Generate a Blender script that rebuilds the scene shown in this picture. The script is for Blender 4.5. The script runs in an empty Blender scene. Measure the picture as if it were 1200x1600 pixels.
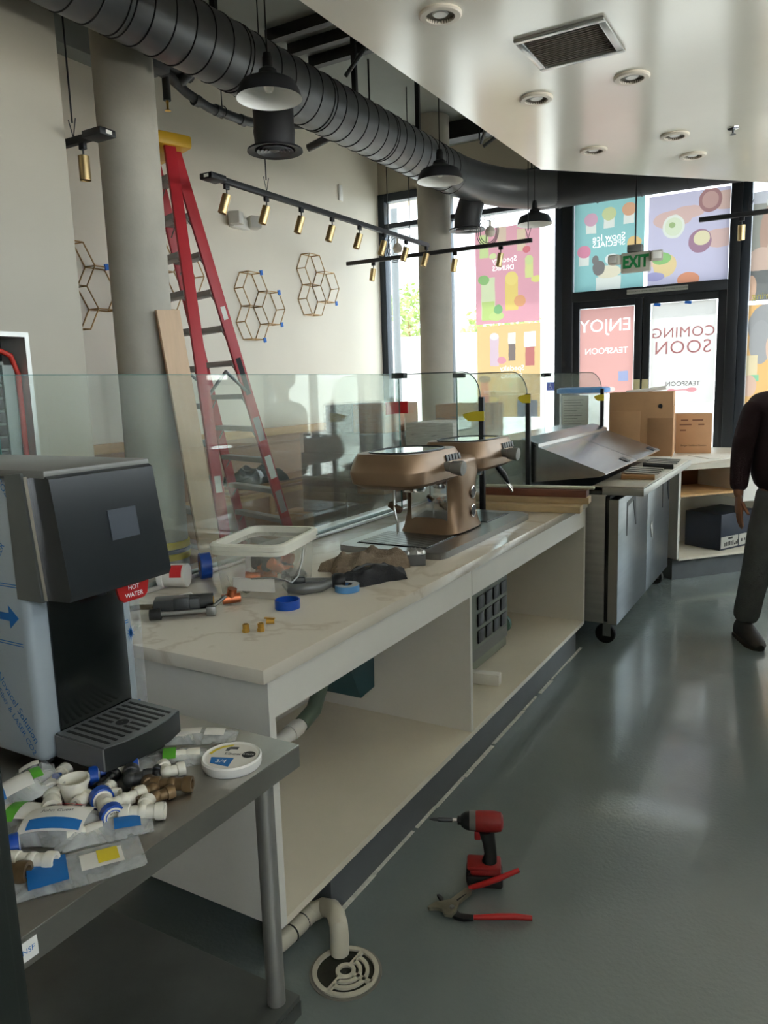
import bpy, bmesh, math, random
from mathutils import Matrix, Vector
random.seed(7)
sc = bpy.context.scene
COL = sc.collection
PI = math.pi
# ------------------------------------------------------------------ camera
def make_camera():
    Y, P, Q = (math.radians(a) for a in (30.31, 9.28, -1.813))
    fw = Vector((-math.sin(Y)*math.cos(P), math.cos(Y)*math.cos(P), -math.sin(P)))
    r0 = Vector((math.cos(Y), math.sin(Y), 0)); u0 = r0.cross(fw)
    rt = math.cos(Q)*r0 + math.sin(Q)*u0; up = -math.sin(Q)*r0 + math.cos(Q)*u0
    cam = bpy.data.cameras.new('camera'); cam.sensor_fit = 'VERTICAL'; cam.sensor_height = 36
    cam.lens = 36*1191/1600; cam.clip_start = 0.02; cam.clip_end = 200
    o = bpy.data.objects.new('camera', cam); COL.objects.link(o)
    b = -fw
    o.matrix_world = Matrix(((rt.x, up.x, b.x, 0), (rt.y, up.y, b.y, 0), (rt.z, up.z, b.z, 1.6), (0, 0, 0, 1)))
    sc.camera = o
make_camera()
# ------------------------------------------------------------------ light
w = bpy.data.worlds.new('sky'); sc.world = w; w.use_nodes = True
bg = w.node_tree.nodes['Background']; bg.inputs[0].default_value = (0.88, 0.95, 1.0, 1); bg.inputs[1].default_value = 4.6
sun = bpy.data.lights.new('sun', 'SUN'); sun.energy = 6; sun.angle = 0.009; sun.color = (1, 0.96, 0.9)
so = bpy.data.objects.new('sun', sun); COL.objects.link(so)
so.rotation_euler = Vector((-0.16, 0.42, 0.9)).to_track_quat('Z', 'Y').to_euler()
sc.view_settings.view_transform = 'Standard'; sc.view_settings.look = 'None'
sc.view_settings.exposure = 1.4; sc.view_settings.gamma = 1.0; sc.view_settings.use_curve_mapping = False
sc.cycles.use_denoising = True
sc.cycles.max_bounces = 10; sc.cycles.diffuse_bounces = 6; sc.cycles.transparent_max_bounces = 24
sc.cycles.caustics_reflective = False; sc.cycles.caustics_refractive = False
sc.cycles.sample_clamp_indirect = 6

# ------------------------------------------------------------------ helpers
FR = {}
def link(o): COL.objects.link(o); return o
def props(o, label=None, cat=None, group=None, kind=None):
    if label: o['label'] = label
    if cat: o['category'] = cat
    if group: o['group'] = group
    if kind: o['kind'] = kind
    return o
def thing(name, label, cat, loc=(0, 0, 0), rz=0, group=None):
    o = bpy.data.objects.new(name, None); link(o); o.location = loc; o.rotation_euler = (0, 0, rz); o.empty_display_size = .05
    FR[o.name] = Matrix.Translation(loc) @ Matrix.Rotation(rz, 4, 'Z')
    return props(o, label, cat, group)
def frame_of(p): return FR[p.name]
def RX(a): return Matrix.Rotation(a, 4, 'X')
def RY(a): return Matrix.Rotation(a, 4, 'Y')
def RZ(a): return Matrix.Rotation(a, 4, 'Z')
def T(*a): return Matrix.Translation(a if len(a) == 3 else a[0])
class B:
    def __init__(s, m=None): s.v = []; s.f = []; s.M = m or Matrix()
    def add(s, vs, fs, m=None):
        k = len(s.v); MM = s.M @ m if m is not None else s.M
        s.v += [MM @ Vector(p) for p in vs]; s.f += [[i+k for i in f] for f in fs]; return s
    def box(s, x0, x1, y0, y1, z0, z1, bev=0, m=None, seg=2):
        x0, x1 = sorted((x0, x1)); y0, y1 = sorted((y0, y1)); z0, z1 = sorted((z0, z1))
        bm = bmesh.new(); bmesh.ops.create_cube(bm, size=1)
        for v in bm.verts: v.co = Vector(((x0+x1)/2+v.co.x*(x1-x0), (y0+y1)/2+v.co.y*(y1-y0), (z0+z1)/2+v.co.z*(z1-z0)))
        if bev: bmesh.ops.bevel(bm, geom=bm.edges[:], offset=min(bev, (x1-x0)*.49, (y1-y0)*.49, (z1-z0)*.49), segments=seg, affect='EDGES', profile=.5)
        bm.verts.index_update()
        s.add([v.co.copy() for v in bm.verts], [[v.index for v in f.verts] for f in bm.faces], m); bm.free(); return s
    def tube(s, pts, r, n=10, closed=False, cap=True, m=None):
        pts = [Vector(p) for p in pts]; N = len(pts); rr = r if isinstance(r, (list, tuple)) else [r]*N
        vs = []; fs = []; prev = None
        for i, p in enumerate(pts):
            if closed: t = (pts[(i+1) % N]-pts[i-1])
            else: t = pts[min(i+1, N-1)]-pts[max(i-1, 0)]
            t.normalize()
            if prev is None:
                a = t.orthogonal().normalized()
            else:
                a = prev - t*prev.dot(t)
                a = a.normalized() if a.length > 1e-6 else t.orthogonal().normalized()
            prev = a; b = t.cross(a)
            for k in range(n):
                q = 2*PI*k/n; vs.append(p+(a*math.cos(q)+b*math.sin(q))*rr[i])
        for i in range(N if closed else N-1):
            j = (i+1) % N
            for k in range(n): fs.append([i*n+k, i*n+(k+1) % n, j*n+(k+1) % n, j*n+k])
        if cap and not closed: fs.append(list(range(n))[::-1]); fs.append([(N-1)*n+k for k in range(n)])
        return s.add(vs, fs, m)
    def cyl(s, p, q, r, r2=None, n=16, cap=True, m=None): return s.tube([p, q], [r, r if r2 is None else r2], n, cap=cap, m=m)
    def lathe(s, prof, c=(0, 0, 0), n=24, m=None, cap=False):
        vs = []; fs = []; L = len(prof); c = Vector(c)
        for k in range(n):
            q = 2*PI*k/n
            for r, z in prof: vs.append(c+Vector((r*math.cos(q), r*math.sin(q), z)))
        for k in range(n):
            j = (k+1) % n
            for i in range(L-1): fs.append([k*L+i, j*L+i, j*L+i+1, k*L+i+1])
        if cap:
            fs.append([k*L for k in range(n)][::-1]); fs.append([k*L+L-1 for k in range(n)])
        return s.add(vs, fs, m)
    def prism(s, poly, h0, h1, m=None):
        n = len(poly); vs = [(x, y, h0) for x, y in poly]+[(x, y, h1) for x, y in poly]
        fs = [list(range(n))[::-1], list(range(n, 2*n))]+[[i, (i+1) % n, n+(i+1) % n, n+i] for i in range(n)]
        return s.add(vs, fs, m)
    def ell(s, c, rx, ry=None, rz=None, n=16, m=None):
        ry = rx if ry is None else ry; rz = rx if rz is None else rz; h = max(4, n//2)
        prof = [(max(1e-4, math.sin(PI*i/h)), -math.cos(PI*i/h)) for i in range(h+1)]
        MM = T(c) @ Matrix.Diagonal((rx, ry, rz, 1))
        return s.lathe(prof, n=n, m=(m @ MM if m is not None else MM))
    def build(s, name, mat, parent=None, world=True, label=None, cat=None, group=None, kind=None, sharp=38):
        me = bpy.data.meshes.new(name); vs = s.v
        if parent is not None:
            FM = frame_of(parent)
            if world:
                inv = FM.inverted(); vs = [inv @ v for v in vs]
            loc = None
        else:
            xs = [v.x for v in vs]; ys = [v.y for v in vs]; zs = [v.z for v in vs]
            loc = Vector(((min(xs)+max(xs))/2, (min(ys)+max(ys))/2, min(zs))); vs = [v-loc for v in vs]
        me.from_pydata([tuple(v) for v in vs], [], s.f)
        bm = bmesh.new(); bm.from_mesh(me); bmesh.ops.recalc_face_normals(bm, faces=bm.faces[:])
        ca = math.radians(sharp)
        for f in bm.faces: f.smooth = True
        for e in bm.edges:
            e.smooth = len(e.link_faces) == 2 and e.calc_face_angle(0) < ca
        bm.to_mesh(me); bm.free()
        me.materials.append(mat)
        o = bpy.data.objects.new(name, me); link(o)
        if parent is not None: o.parent = parent; FR[o.name] = FM
        else: o.location = loc; FR[o.name] = T(loc)
        return props(o, label, cat, group, kind)
def copyobj(o, parent=None, loc=None, label=None):
    c = o.copy(); link(c)
    if parent is not None: c.parent = parent
    if loc is not None: c.location = loc
    if label: c['label'] = label
    FR[c.name] = FR[parent.name] if parent is not None else c.matrix_basis.copy()
    return c
def copytree(o, loc, rz=None, label=None, group=None):
    r = o.copy(); link(r); r.location = loc
    if rz is not None: r.rotation_euler = (0, 0, rz)
    if label: r['label'] = label
    if group: r['group'] = group
    FR[r.name] = Matrix.Translation(loc) @ Matrix.Rotation(r.rotation_euler.z, 4, 'Z')
    for ch in list(o.children):
        c = ch.copy(); link(c); c.parent = r; FR[c.name] = FR[r.name]
        for g in list(ch.children):
            d = g.copy(); link(d); d.parent = c; FR[d.name] = FR[r.name]
    return r
# ------------------------------------------------------------------ materials
def lin(c):
    return tuple(((x/255)/12.92 if x/255 <= .04045 else ((x/255+.055)/1.055)**2.4) for x in c)
MATS = {}
def M(name, rgb, rough=.5, metal=0, var=.06, scale=6, bump=0, bscale=60, stretch=None, coat=0, spec=None, trans=0, alpha=1, sss=0):
    """rgb 0-255 display values of the surface colour"""
    if name in MATS: return MATS[name]
    m = bpy.data.materials.new(name); m.use_nodes = True; nt = m.node_tree; N = nt.nodes; L = nt.links
    p = N['Principled BSDF']; c = lin(rgb)
    tc = N.new('ShaderNodeTexCoord'); mp = N.new('ShaderNodeMapping'); L.new(tc.outputs['Object'], mp.inputs[0])
    if stretch: mp.inputs['Scale'].default_value = stretch
    nz = N.new('ShaderNodeTexNoise'); nz.inputs['Scale'].default_value = scale; nz.inputs['Detail'].default_value = 5; L.new(mp.outputs[0], nz.inputs[0])
    rp = N.new('ShaderNodeValToRGB'); rp.color_ramp.elements[0].position = .3; rp.color_ramp.elements[1].position = .7
    rp.color_ramp.elements[0].color = (*[x*(1-var) for x in c], 1); rp.color_ramp.elements[1].color = (*[min(1, x*(1+var)) for x in c], 1)
    L.new(nz.outputs[0], rp.inputs[0]); L.new(rp.outputs[0], p.inputs['Base Color'])
    p.inputs['Roughness'].default_value = rough; p.inputs['Metallic'].default_value = metal
    if coat: p.inputs['Coat Weight'].default_value = coat; p.inputs['Coat Roughness'].default_value = .1
    if spec is not None: p.inputs['Specular IOR Level'].default_value = spec
    if trans: p.inputs['Transmission Weight'].default_value = trans
    if alpha < 1: p.inputs['Alpha'].default_value = alpha
    if bump:
        n2 = N.new('ShaderNodeTexNoise'); n2.inputs['Scale'].default_value = bscale; n2.inputs['Detail'].default_value = 4; L.new(mp.outputs[0], n2.inputs[0])
        bp = N.new('ShaderNodeBump'); bp.inputs['Strength'].default_value = bump; bp.inputs['Distance'].default_value = .01
        L.new(n2.outputs[0], bp.inputs['Height']); L.new(bp.outputs[0], p.inputs['Normal'])
    MATS[name] = m; return m
def Mglass(name, tint=(.95, .98, .965), boost=1.0, haze=0.0):
    if name in MATS: return MATS[name]
    m = bpy.data.materials.new(name); m.use_nodes = True; nt = m.node_tree; N = nt.nodes; L = nt.links
    N.remove(N['Principled BSDF']); out = N['Material Output']
    t = N.new('ShaderNodeBsdfTransparent'); t.inputs[0].default_value = (*tint, 1)
    g = N.new('ShaderNodeBsdfGlossy'); g.inputs['Roughness'].default_value = .01; g.inputs[0].default_value = (.95, 1, .98, 1)
    lw = N.new('ShaderNodeLayerWeight'); lw.inputs[0].default_value = .5      # Schlick reflectance of a thin pane, the same from both sides
    pw = N.new('ShaderNodeMath'); pw.operation = 'POWER'; pw.inputs[1].default_value = 5; L.new(lw.outputs['Facing'], pw.inputs[0])
    fr = N.new('ShaderNodeMath'); fr.operation = 'MULTIPLY_ADD'; fr.inputs[1].default_value = .96; fr.inputs[2].default_value = .04; L.new(pw.outputs[0], fr.inputs[0])
    mu = N.new('ShaderNodeMath'); mu.operation = 'MULTIPLY'; mu.inputs[1].default_value = boost; mu.use_clamp = True
    mx = N.new('ShaderNodeMixShader'); L.new(fr.outputs[0], mu.inputs[0]); L.new(mu.outputs[0], mx.inputs[0]); L.new(t.outputs[0], mx.inputs[1]); L.new(g.outputs[0], mx.inputs[2])
    if haze:
        d = N.new('ShaderNodeBsdfDiffuse'); d.inputs[0].default_value = (.7, .75, .73, 1); m2 = N.new('ShaderNodeMixShader'); m2.inputs[0].default_value = haze
        L.new(mx.outputs[0], m2.inputs[1]); L.new(d.outputs[0], m2.inputs[2]); L.new(m2.outputs[0], out.inputs[0])
    else: L.new(mx.outputs[0], out.inputs[0])
    MATS[name] = m; return m
def Mfilm(name, rgb, lo=.15, hi=.6, scale=4, stretch=(1, 1, 1), rough=.15):
    """clear plastic with whiter creases: transparent mixed with a glossy white film by noise"""
    if name in MATS: return MATS[name]
    m = bpy.data.materials.new(name); m.use_nodes = True; nt = m.node_tree; N = nt.nodes; L = nt.links
    p = N['Principled BSDF']; out = N['Material Output']; p.inputs['Base Color'].default_value = (*lin(rgb), 1); p.inputs['Roughness'].default_value = rough
    t = N.new('ShaderNodeBsdfTransparent'); tc = N.new('ShaderNodeTexCoord'); mp = N.new('ShaderNodeMapping'); mp.inputs['Scale'].default_value = stretch
    nz = N.new('ShaderNodeTexNoise'); nz.inputs['Scale'].default_value = scale; nz.inputs['Detail'].default_value = 6; nz.inputs['Distortion'].default_value = 1.5
    mr = N.new('ShaderNodeMapRange'); mr.inputs[1].default_value = .35; mr.inputs[2].default_value = .7; mr.inputs[3].default_value = lo; mr.inputs[4].default_value = hi
    L.new(tc.outputs['Object'], mp.inputs[0]); L.new(mp.outputs[0], nz.inputs[0]); L.new(nz.outputs[0], mr.inputs[0])
    bp = N.new('ShaderNodeBump'); bp.inputs['Strength'].default_value = .5; bp.inputs['Distance'].default_value = .01; L.new(nz.outputs[0], bp.inputs['Height']); L.new(bp.outputs[0], p.inputs['Normal'])
    mx = N.new('ShaderNodeMixShader'); L.new(mr.outputs[0], mx.inputs[0]); L.new(t.outputs[0], mx.inputs[1]); L.new(p.outputs[0], mx.inputs[2]); L.new(mx.outputs[0], out.inputs[0])
    MATS[name] = m; return m
def Mposter(name, base, shapes=(), tr=.55, dim=1.0):
    """printed paper: reflects and lets light through; shapes = (kind, cx, cz, rx, rz, rgb) in the sheet's own X/Z metres"""
    m = bpy.data.materials.new(name); m.use_nodes = True; nt = m.node_tree; N = nt.nodes; L = nt.links
    N.remove(N['Principled BSDF']); out = N['Material Output']; tc = N.new('ShaderNodeTexCoord')
    nz = N.new('ShaderNodeTexNoise'); nz.inputs['Scale'].default_value = 9; L.new(tc.outputs['Object'], nz.inputs[0])
    wob = N.new('ShaderNodeVectorMath'); wob.operation = 'MULTIPLY_ADD'; L.new(nz.outputs['Color'], wob.inputs[0]); wob.inputs[1].default_value = (.02, 0, .02); L.new(tc.outputs['Object'], wob.inputs[2])
    lin_ = lambda c: tuple(.8*x+.2 for x in lin(c))      # inks mixed toward white
    cur = None; bc = (*[x*dim for x in lin_(base)], 1)
    for k, cx, cz, rx, rz, rgb in shapes:
        a = N.new('ShaderNodeVectorMath'); a.operation = 'SUBTRACT'; L.new(wob.outputs[0], a.inputs[0]); a.inputs[1].default_value = (cx+.01, 0, cz+.01)
        b = N.new('ShaderNodeVectorMath'); b.operation = 'MULTIPLY'; L.new(a.outputs[0], b.inputs[0]); b.inputs[1].default_value = (1/rx, 0, 1/rz)
        if k == 'e':
            c = N.new('ShaderNodeVectorMath'); c.operation = 'LENGTH'; L.new(b.outputs[0], c.inputs[0]); o_ = c.outputs['Value']
        else:
            c = N.new('ShaderNodeVectorMath'); c.operation = 'ABSOLUTE'; L.new(b.outputs[0], c.inputs[0])
            s_ = N.new('ShaderNodeSeparateXYZ'); L.new(c.outputs[0], s_.inputs[0]); q = N.new('ShaderNodeMath'); q.operation = 'MAXIMUM'; L.new(s_.outputs[0], q.inputs[0]); L.new(s_.outputs[2], q.inputs[1]); o_ = q.outputs[0]
        lt = N.new('ShaderNodeMath'); lt.operation = 'LESS_THAN'; L.new(o_, lt.inputs[0]); lt.inputs[1].default_value = 1
        mx = N.new('ShaderNodeMix'); mx.data_type = 'RGBA'; L.new(lt.outputs[0], mx.inputs[0])
        if cur is None: mx.inputs[6].default_value = bc
        else: L.new(cur, mx.inputs[6])
        mx.inputs[7].default_value = (*[x*dim for x in lin_(rgb)], 1); cur = mx.outputs[2]
    d = N.new('ShaderNodeBsdfDiffuse'); t = N.new('ShaderNodeBsdfTranslucent'); mx = N.new('ShaderNodeMixShader'); mx.inputs[0].default_value = tr
    for s_ in (d, t):
        if cur is None: s_.inputs[0].default_value = bc
        else: L.new(cur, s_.inputs[0])
    L.new(d.outputs[0], mx.inputs[1]); L.new(t.outputs[0], mx.inputs[2]); L.new(mx.outputs[0], out.inputs[0])
    MATS[name] = m; return m

steel = M('brushed_steel', (165, 165, 163), .3, 1, .08, 5, .05, 90, stretch=(1, 40, 40))
steel_dull = M('dull_steel', (140, 140, 138), .42, 1, .1, 4)
chrome = M('chrome', (225, 225, 225), .08, 1, .02)
dark_steel = M('dark_steel', (80, 82, 84), .4, 1, .1)
black_metal = M('black_metal', (32, 33, 36), .5, .2, .1)
frame_metal = M('dark_window_frame', (52, 58, 66), .42, .5, .05)
white_lam = M('white_laminate', (225, 222, 214), .35, 0, .02)
white_pl = M('white_plastic', (232, 230, 224), .35, 0, .03)
black_pl = M('black_plastic', (24, 25, 27), .42, 0, .1)
grey_pl = M('grey_plastic', (95, 97, 98), .5, 0, .08)
blue_pl = M('blue_plastic', (18, 74, 168), .35, 0, .06)
blue_tape = M('blue_tape', (35, 110, 205), .6, 0, .06)
yellow_tape = M('yellow_tape', (222, 200, 50), .55, 0, .05)
red_pl = M('red_plastic', (190, 30, 32), .4, 0, .06)
green_pl = M('green_print', (90, 170, 50), .5)
brass = M('brass', (222, 178, 92), .28, 1, .08)
gold = M('brushed_gold', (192, 168, 122), .33, 1, .05, stretch=(1, 1, 30))
copper = M('copper', (190, 112, 78), .35, 1, .15, 20)
wood_lt = M('light_wood', (206, 164, 112), .5, 0, .12, 3, stretch=(12, 1.2, 12))
wood_pale = M('pale_lumber', (200, 176, 138), .6, 0, .1, 4, stretch=(1.5, 14, 14))
wood_red = M('red_brown_lumber', (112, 66, 50), .6, 0, .25, 5, stretch=(2, 14, 14))
plywood = M('plywood', (208, 178, 148), .6, 0, .06, 3, stretch=(8, 8, 1))
wood_brown = M('brown_wood_panel', (168, 128, 96), .5, 0, .12, 2, stretch=(6, 1, 6))
cardboard = M('cardboard', (170, 130, 92), .8, 0, .08, 5)
cardboard_lt = M('light_cardboard', (190, 146, 108), .8, 0, .08, 5)
paper = M('white_paper', (225, 222, 214), .8, 0, .03)
concrete = M('column_concrete', (176, 171, 158), .8, 0, .1, 3, .1, 40)
ink = M('black_ink', (28, 28, 30), .7)
ink_blue = M('blue_ink', (20, 105, 175), .6)
ink_red = M('red_ink', (205, 40, 45), .6)
ink_white = M('white_ink', (240, 240, 238), .6)
ink_green = M('exit_green', (20, 130, 70), .5)
rubber = M('black_rubber', (22, 22, 23), .7)
# ---- lettering
def text_mesh(body, size, font_shear=0, spacing=1.0, align='CENTER', offset=0):
    cu = bpy.data.curves.new('lettering', 'FONT'); cu.body = body; cu.size = size; cu.align_x = align; cu.align_y = 'CENTER'; cu.shear = font_shear; cu.space_character = spacing
    cu.resolution_u = 3; cu.offset = offset
    o = bpy.data.objects.new('lettering', cu); link(o); bpy.context.view_layer.update()
    me = bpy.data.meshes.new_from_object(o, depsgraph=bpy.context.evaluated_depsgraph_get())
    bpy.data.objects.remove(o); bpy.data.curves.remove(cu); return me
def letter(body, size, mat, parent, mtx, name='lettering', bold=0, world=True, **k):
    """flat lettering; mtx maps text x/y/z(normal) to the world"""
    me = text_mesh(body, size, **k)
    me.transform((frame_of(parent).inverted() @ mtx) if world else mtx)
    me.materials.clear(); me.materials.append(mat); me.name = name
    o = bpy.data.objects.new(name, me); link(o); o.parent = parent; FR[o.name] = frame_of(parent); return o
def face(o, x, y, n=None):
    """matrix: text origin o, text x axis x, text y axis y"""
    x = Vector(x).normalized(); y = Vector(y).normalized(); n = x.cross(y)
    return Matrix(((x.x, y.x, n.x, o[0]), (x.y, y.y, n.y, o[1]), (x.z, y.z, n.z, o[2]), (0, 0, 0, 1)))
# ================================================================== SETTING
S = 'structure'
def struct(name, b, mat, label): return b.build(name, mat, kind=S, label=label)
floor_m = M('grey_epoxy_floor', (116, 126, 123), .22, 0, .12, 1.6, .16, 70, spec=.9, coat=.6)
wall_m = M('cream_wall_paint', (228, 220, 204), .55, 0, .02, 2, .03, 200)
part_m = M('beige_partition_paint', (182, 175, 159), .55, 0, .03, 2, .03, 200)
ceil_m = M('dark_grey_deck', (128, 132, 126), .7, 0, .1, 1.2)
soffit_m = M('glossy_cream_soffit', (240, 236, 224), .16, 0, .03, 1.5, .05, 3)
struct('floor', B().box(-5.3, 3.2, -2.5, 9.2, -.1, 0), floor_m, 'grey sealed concrete floor with a soft sheen')
struct('ceiling', B().box(-5.3, 3.2, -2.5, 9.2, 4.47, 4.6), ceil_m, 'dark grey exposed ceiling deck')
struct('wall_left', B().box(-5.3, -5.2, -2.5, 9.2, 0, 4.47), wall_m, 'tall cream wall carrying the hexagon frames')
struct('wall_right', B().box(3.15, 3.25, -2.5, 9.2, 0, 1.7).box(3.15, 3.25, -2.5, 9.2, 3.1, 4.47).box(3.15, 3.25, -2.5, -2.4, 1.7, 3.1).box(3.15, 3.25, 8.4, 9.2, 1.7, 3.1), wall_m, 'cream wall with an added window band on the right, outside the picture')
side = thing('window_4', 'dark framed side window band added for daylight, unseen on the right', None, (3.2, 3.4, 1.7)); side['kind'] = S  # window band added out of view to bring in light from the right
for a_ in (-2.4, -1.6, .4, 2.4, 4.4, 6.4, 8.33): B().box(3.14, 3.26, a_, a_+.07, 1.77, 3.03, .004).build('mullion', frame_metal, side)
for z_ in (1.7, 3.03): B().box(3.14, 3.26, -2.4, 8.4, z_, z_+.07, .004).build('rail', frame_metal, side)
for a_ in (-1.53, .47, 2.47, 4.47, 6.47): B().box(3.2, 3.203, a_, a_+1.93, 1.77, 3.03).build('pane', Mglass('window_glass', (.97, .985, .99)), side)
struct('wall_back', B().box(-5.3, 3.2, -2.6, -2.5, 0, 4.47), part_m, 'beige wall behind the camera')
struct('wall_front', B().box(-5.2, 3.15, 9.0, 9.2, 4.05, 4.47).box(1.3, 1.42, 9.0, 9.2, 0, 4.05), part_m, 'beige wall strip above the shop windows')
b = B(); b.box(-5.2, -3.75, -2.5, 2.15, 0, 4.47).box(-5.2, -3.75, 2.15, 2.68, 0, .9).box(-5.2, -3.75, 2.15, 2.68, 1.95, 4.47).box(-5.2, -3.75, 2.68, 3.04, 0, 4.47).box(-5.2, -3.97, 2.15, 2.68, .9, 1.95)
struct('wall_partition', b, part_m, 'beige partition wall with an open electrical recess')
# upper dark band of the left wall where it meets the deck beam
struct('trim_1', B().box(-5.2, -5.02, 3.04, 4.75, 4.17, 4.47), ceil_m, 'dark beam along the top of the left wall')
# soffit
b = B().prism([(-2, -2.4), (-2, 5.95), (.74, 8.9), (3.15, 8.9), (3.15, -2.4)], 3.2, 4.47)
struct('ceiling_soffit', b, soffit_m, 'glossy cream dropped ceiling over the counter')
# toe caulk on the floor
b = B(); y = 1.73
while y < 4.4:
    L_ = random.uniform(.15, .4); o_ = random.uniform(-.004, .004); b.box(-1.235+o_, -1.222+o_+random.uniform(0, .008), y, min(4.42, y+L_), 0, .0025); y += L_+random.uniform(-.01, .06)
struct('trim_2', b, M('old_caulk', (215, 213, 204), .8, 0, .2, 40), 'rough white caulk line along the counter base')
# ---- windows
fm = frame_metal; glass_m = Mglass('tinted_shop_glass', (.66, .69, .70))
def window(n, x0, x1, z1, bars, mull, label):
    o = thing('window_%d' % n, label, None, ((x0+x1)/2, 9.05, 0)); o['kind'] = S
    for a, c in ((x0, x0+.09), (x1-.09, x1)): B().box(a, c, 8.98, 9.12, 0, z1, .006).build('jamb', fm, o)
    B().box(x0+.09, x1-.09, 8.98, 9.12, z1-.1, z1, .006).build('head', fm, o); B().box(x0+.09, x1-.09, 8.98, 9.12, 0, .12, .006).build('sill', fm, o)
    xs = [x0+.09]+[q for m_ in mull for q in (m_-.03, m_+.03)]+[x1-.09]; zs = [.12]+[q for b_ in bars for q in (b_-.03, b_+.03)]+[z1-.1]
    for m_ in mull: B().box(m_-.03, m_+.03, 8.98, 9.12, .12, z1-.1, .004).build('mullion', fm, o)
    for i in range(0, len(xs), 2):
        for b_ in bars: B().box(xs[i], xs[i+1], 8.985, 9.115, b_-.03, b_+.03, .004).build('transom_bar', fm, o)
        for j in range(0, len(zs), 2): B().box(xs[i], xs[i+1], 9.05, 9.053, zs[j], zs[j+1]).build('pane', glass_m, o)
    return o
window(1, -5.2, -2.76, 4.05, [3.65], [-4.22], 'tall dark framed shop window beside the left wall')
window(2, -.88, 1.3, 4.05, [], [.2], 'dark framed shop window right of the entrance doors')
window(3, 1.42, 3.15, 4.05, [3.0], [2.3], 'dark framed shop window outside the picture on the right')
# door assembly
dm = M('black_door_frame', (38, 40, 44), .4, .4, .05)
o = thing('door_1', 'black framed double entrance door with a glazed transom', None, (-1.82, 9.05, 0)); o['kind'] = S
for a, c in ((-2.76, -2.64), (-.99, -.88)): B().box(a, c, 8.97, 9.13, 0, 4.05, .006).build('jamb', dm, o)
B().box(-2.64, -.99, 8.97, 9.13, 2.5, 2.61, .006).build('header', dm, o); B().box(-2.64, -.99, 8.97, 9.13, 3.95, 4.05, .006).build('head', dm, o)
B().box(-2.64, -.99, 9.05, 9.053, 2.61, 3.95).build('transom_pane', glass_m, o)
for x0, x1, hx in ((-2.635, -1.855, -1.9), (-1.845, -.995, -1.81)):
    lf = B().box(x0, x0+.075, 9.0, 9.05, .01, 2.499, .004).box(x1-.085, x1, 9.0, 9.05, .01, 2.499, .004).box(x0+.075, x1-.085, 9.0, 9.05, 2.42, 2.499).box(x0+.075, x1-.085, 9.0, 9.05, .01, .26).build('door_leaf', dm, o)
    B().box(x0+.075, x1-.085, 9.02, 9.025, .26, 2.42).build('glazing', glass_m, lf)
    B().cyl((hx+(-.06 if hx < -1.85 else .06), 8.93, .95), (hx+(-.06 if hx < -1.85 else .06), 8.93, 1.35), .012).build('pull_handle', steel, lf)
    pt = B().box(hx-.035, hx+.035, 8.992, 9.0, 1.47, 1.6, .003).build('notice_plate', M('beige_notice', (190, 180, 140), .6), lf)
B().box(-1.862, -1.838, 9.051, 9.06, .01, 2.499).build('astragal', dm, o)
# strip of lettering on the header
B().box(-2.02, -1.38, 8.962, 8.97, 2.535, 2.585).build('header_notice', M('grey_notice', (150, 150, 140), .6), o)
letter('THIS DOOR TO REMAIN UNLOCKED WHEN BUILDING IS OCCUPIED', .021, ink, o, face((-1.7, 8.9605, 2.56), (1, 0, 0), (0, 0, 1)), name='notice_lettering')
# ---- outside
out_m = M('sunlit_pavement', (205, 200, 192), .8, 0, .05, 1); bld_m = M('white_render', (232, 228, 220), .8, 0, .03, 1)
struct('ground_outside', B().box(-40, 40, -30, 60, -.3, -.12), out_m, 'sunlit pavement outside the shop')
struct('canopy_outside', B().box(-7, 5, 9.2, 9.75, 4.05, 4.4), M('canopy_beige', (205, 190, 165), .7), 'beige canopy over the shop front outside')
B().box(-30, 20, 21, 21.3, -.12, 3.1).build('garden_wall_outside', bld_m, label='long white wall across the street', cat='wall')
def leaves(name, c, rx, ry, rz, n, s, mat, parent):
    b_ = B()
    for i in range(n):
        while True:
            p = Vector([random.uniform(-1, 1) for _ in range(3)])
            if p.length < 1: break
        m_ = T(c[0]+p.x*rx, c[1]+p.y*ry, c[2]+p.z*rz) @ Matrix.Rotation(random.uniform(0, 6.28), 4, Vector([random.gauss(0, 1) for _ in range(3)]).normalized())
        b_.add([(-s, 0, 0), (0, -s*.45, .1*s), (s, 0, 0), (0, s*.45, .1*s)], [[0, 1, 2, 3]], m_)
    return b_.build(name, mat, parent)
leaf_m = M('leaf_green', (165, 182, 115), .6, 0, .3, 3)
for i, (x, yy, z, r, lb) in enumerate(((-9.0, 23, 3.2, 1.3, 'green street tree seen just right of the far column'), (-12.8, 24, 4.0, 1.2, 'street tree behind the far column'))):
    t = thing('street_tree', lb, 'tree', (x, yy, -.12)); B().tube([(x, yy, -.12), (x+.05, yy, 1.5), (x, yy, z)], [.14, .1, .05]).build('trunk', wood_brown, t); leaves('foliage', (x, yy, z), r, r, r*.9, 700, .16, leaf_m, t)['kind'] = 'stuff'
B().cyl((-9.4, 17, -.12), (-9.4, 17, 7), .09).build('street_pole', grey_pl, label='grey street pole outside the left window', cat='pole')

# ================================================================== COLUMNS
for y, lb in ((3.64, 'thick round concrete column beside the ladder'), (7.97, 'slim looking round concrete column at the shop window')):
    B().cyl((-3.9, y, 0), (-3.9, y, 4.468), .183, n=48).build('concrete_column', concrete, label=lb, cat='column', group='round concrete columns')
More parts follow.
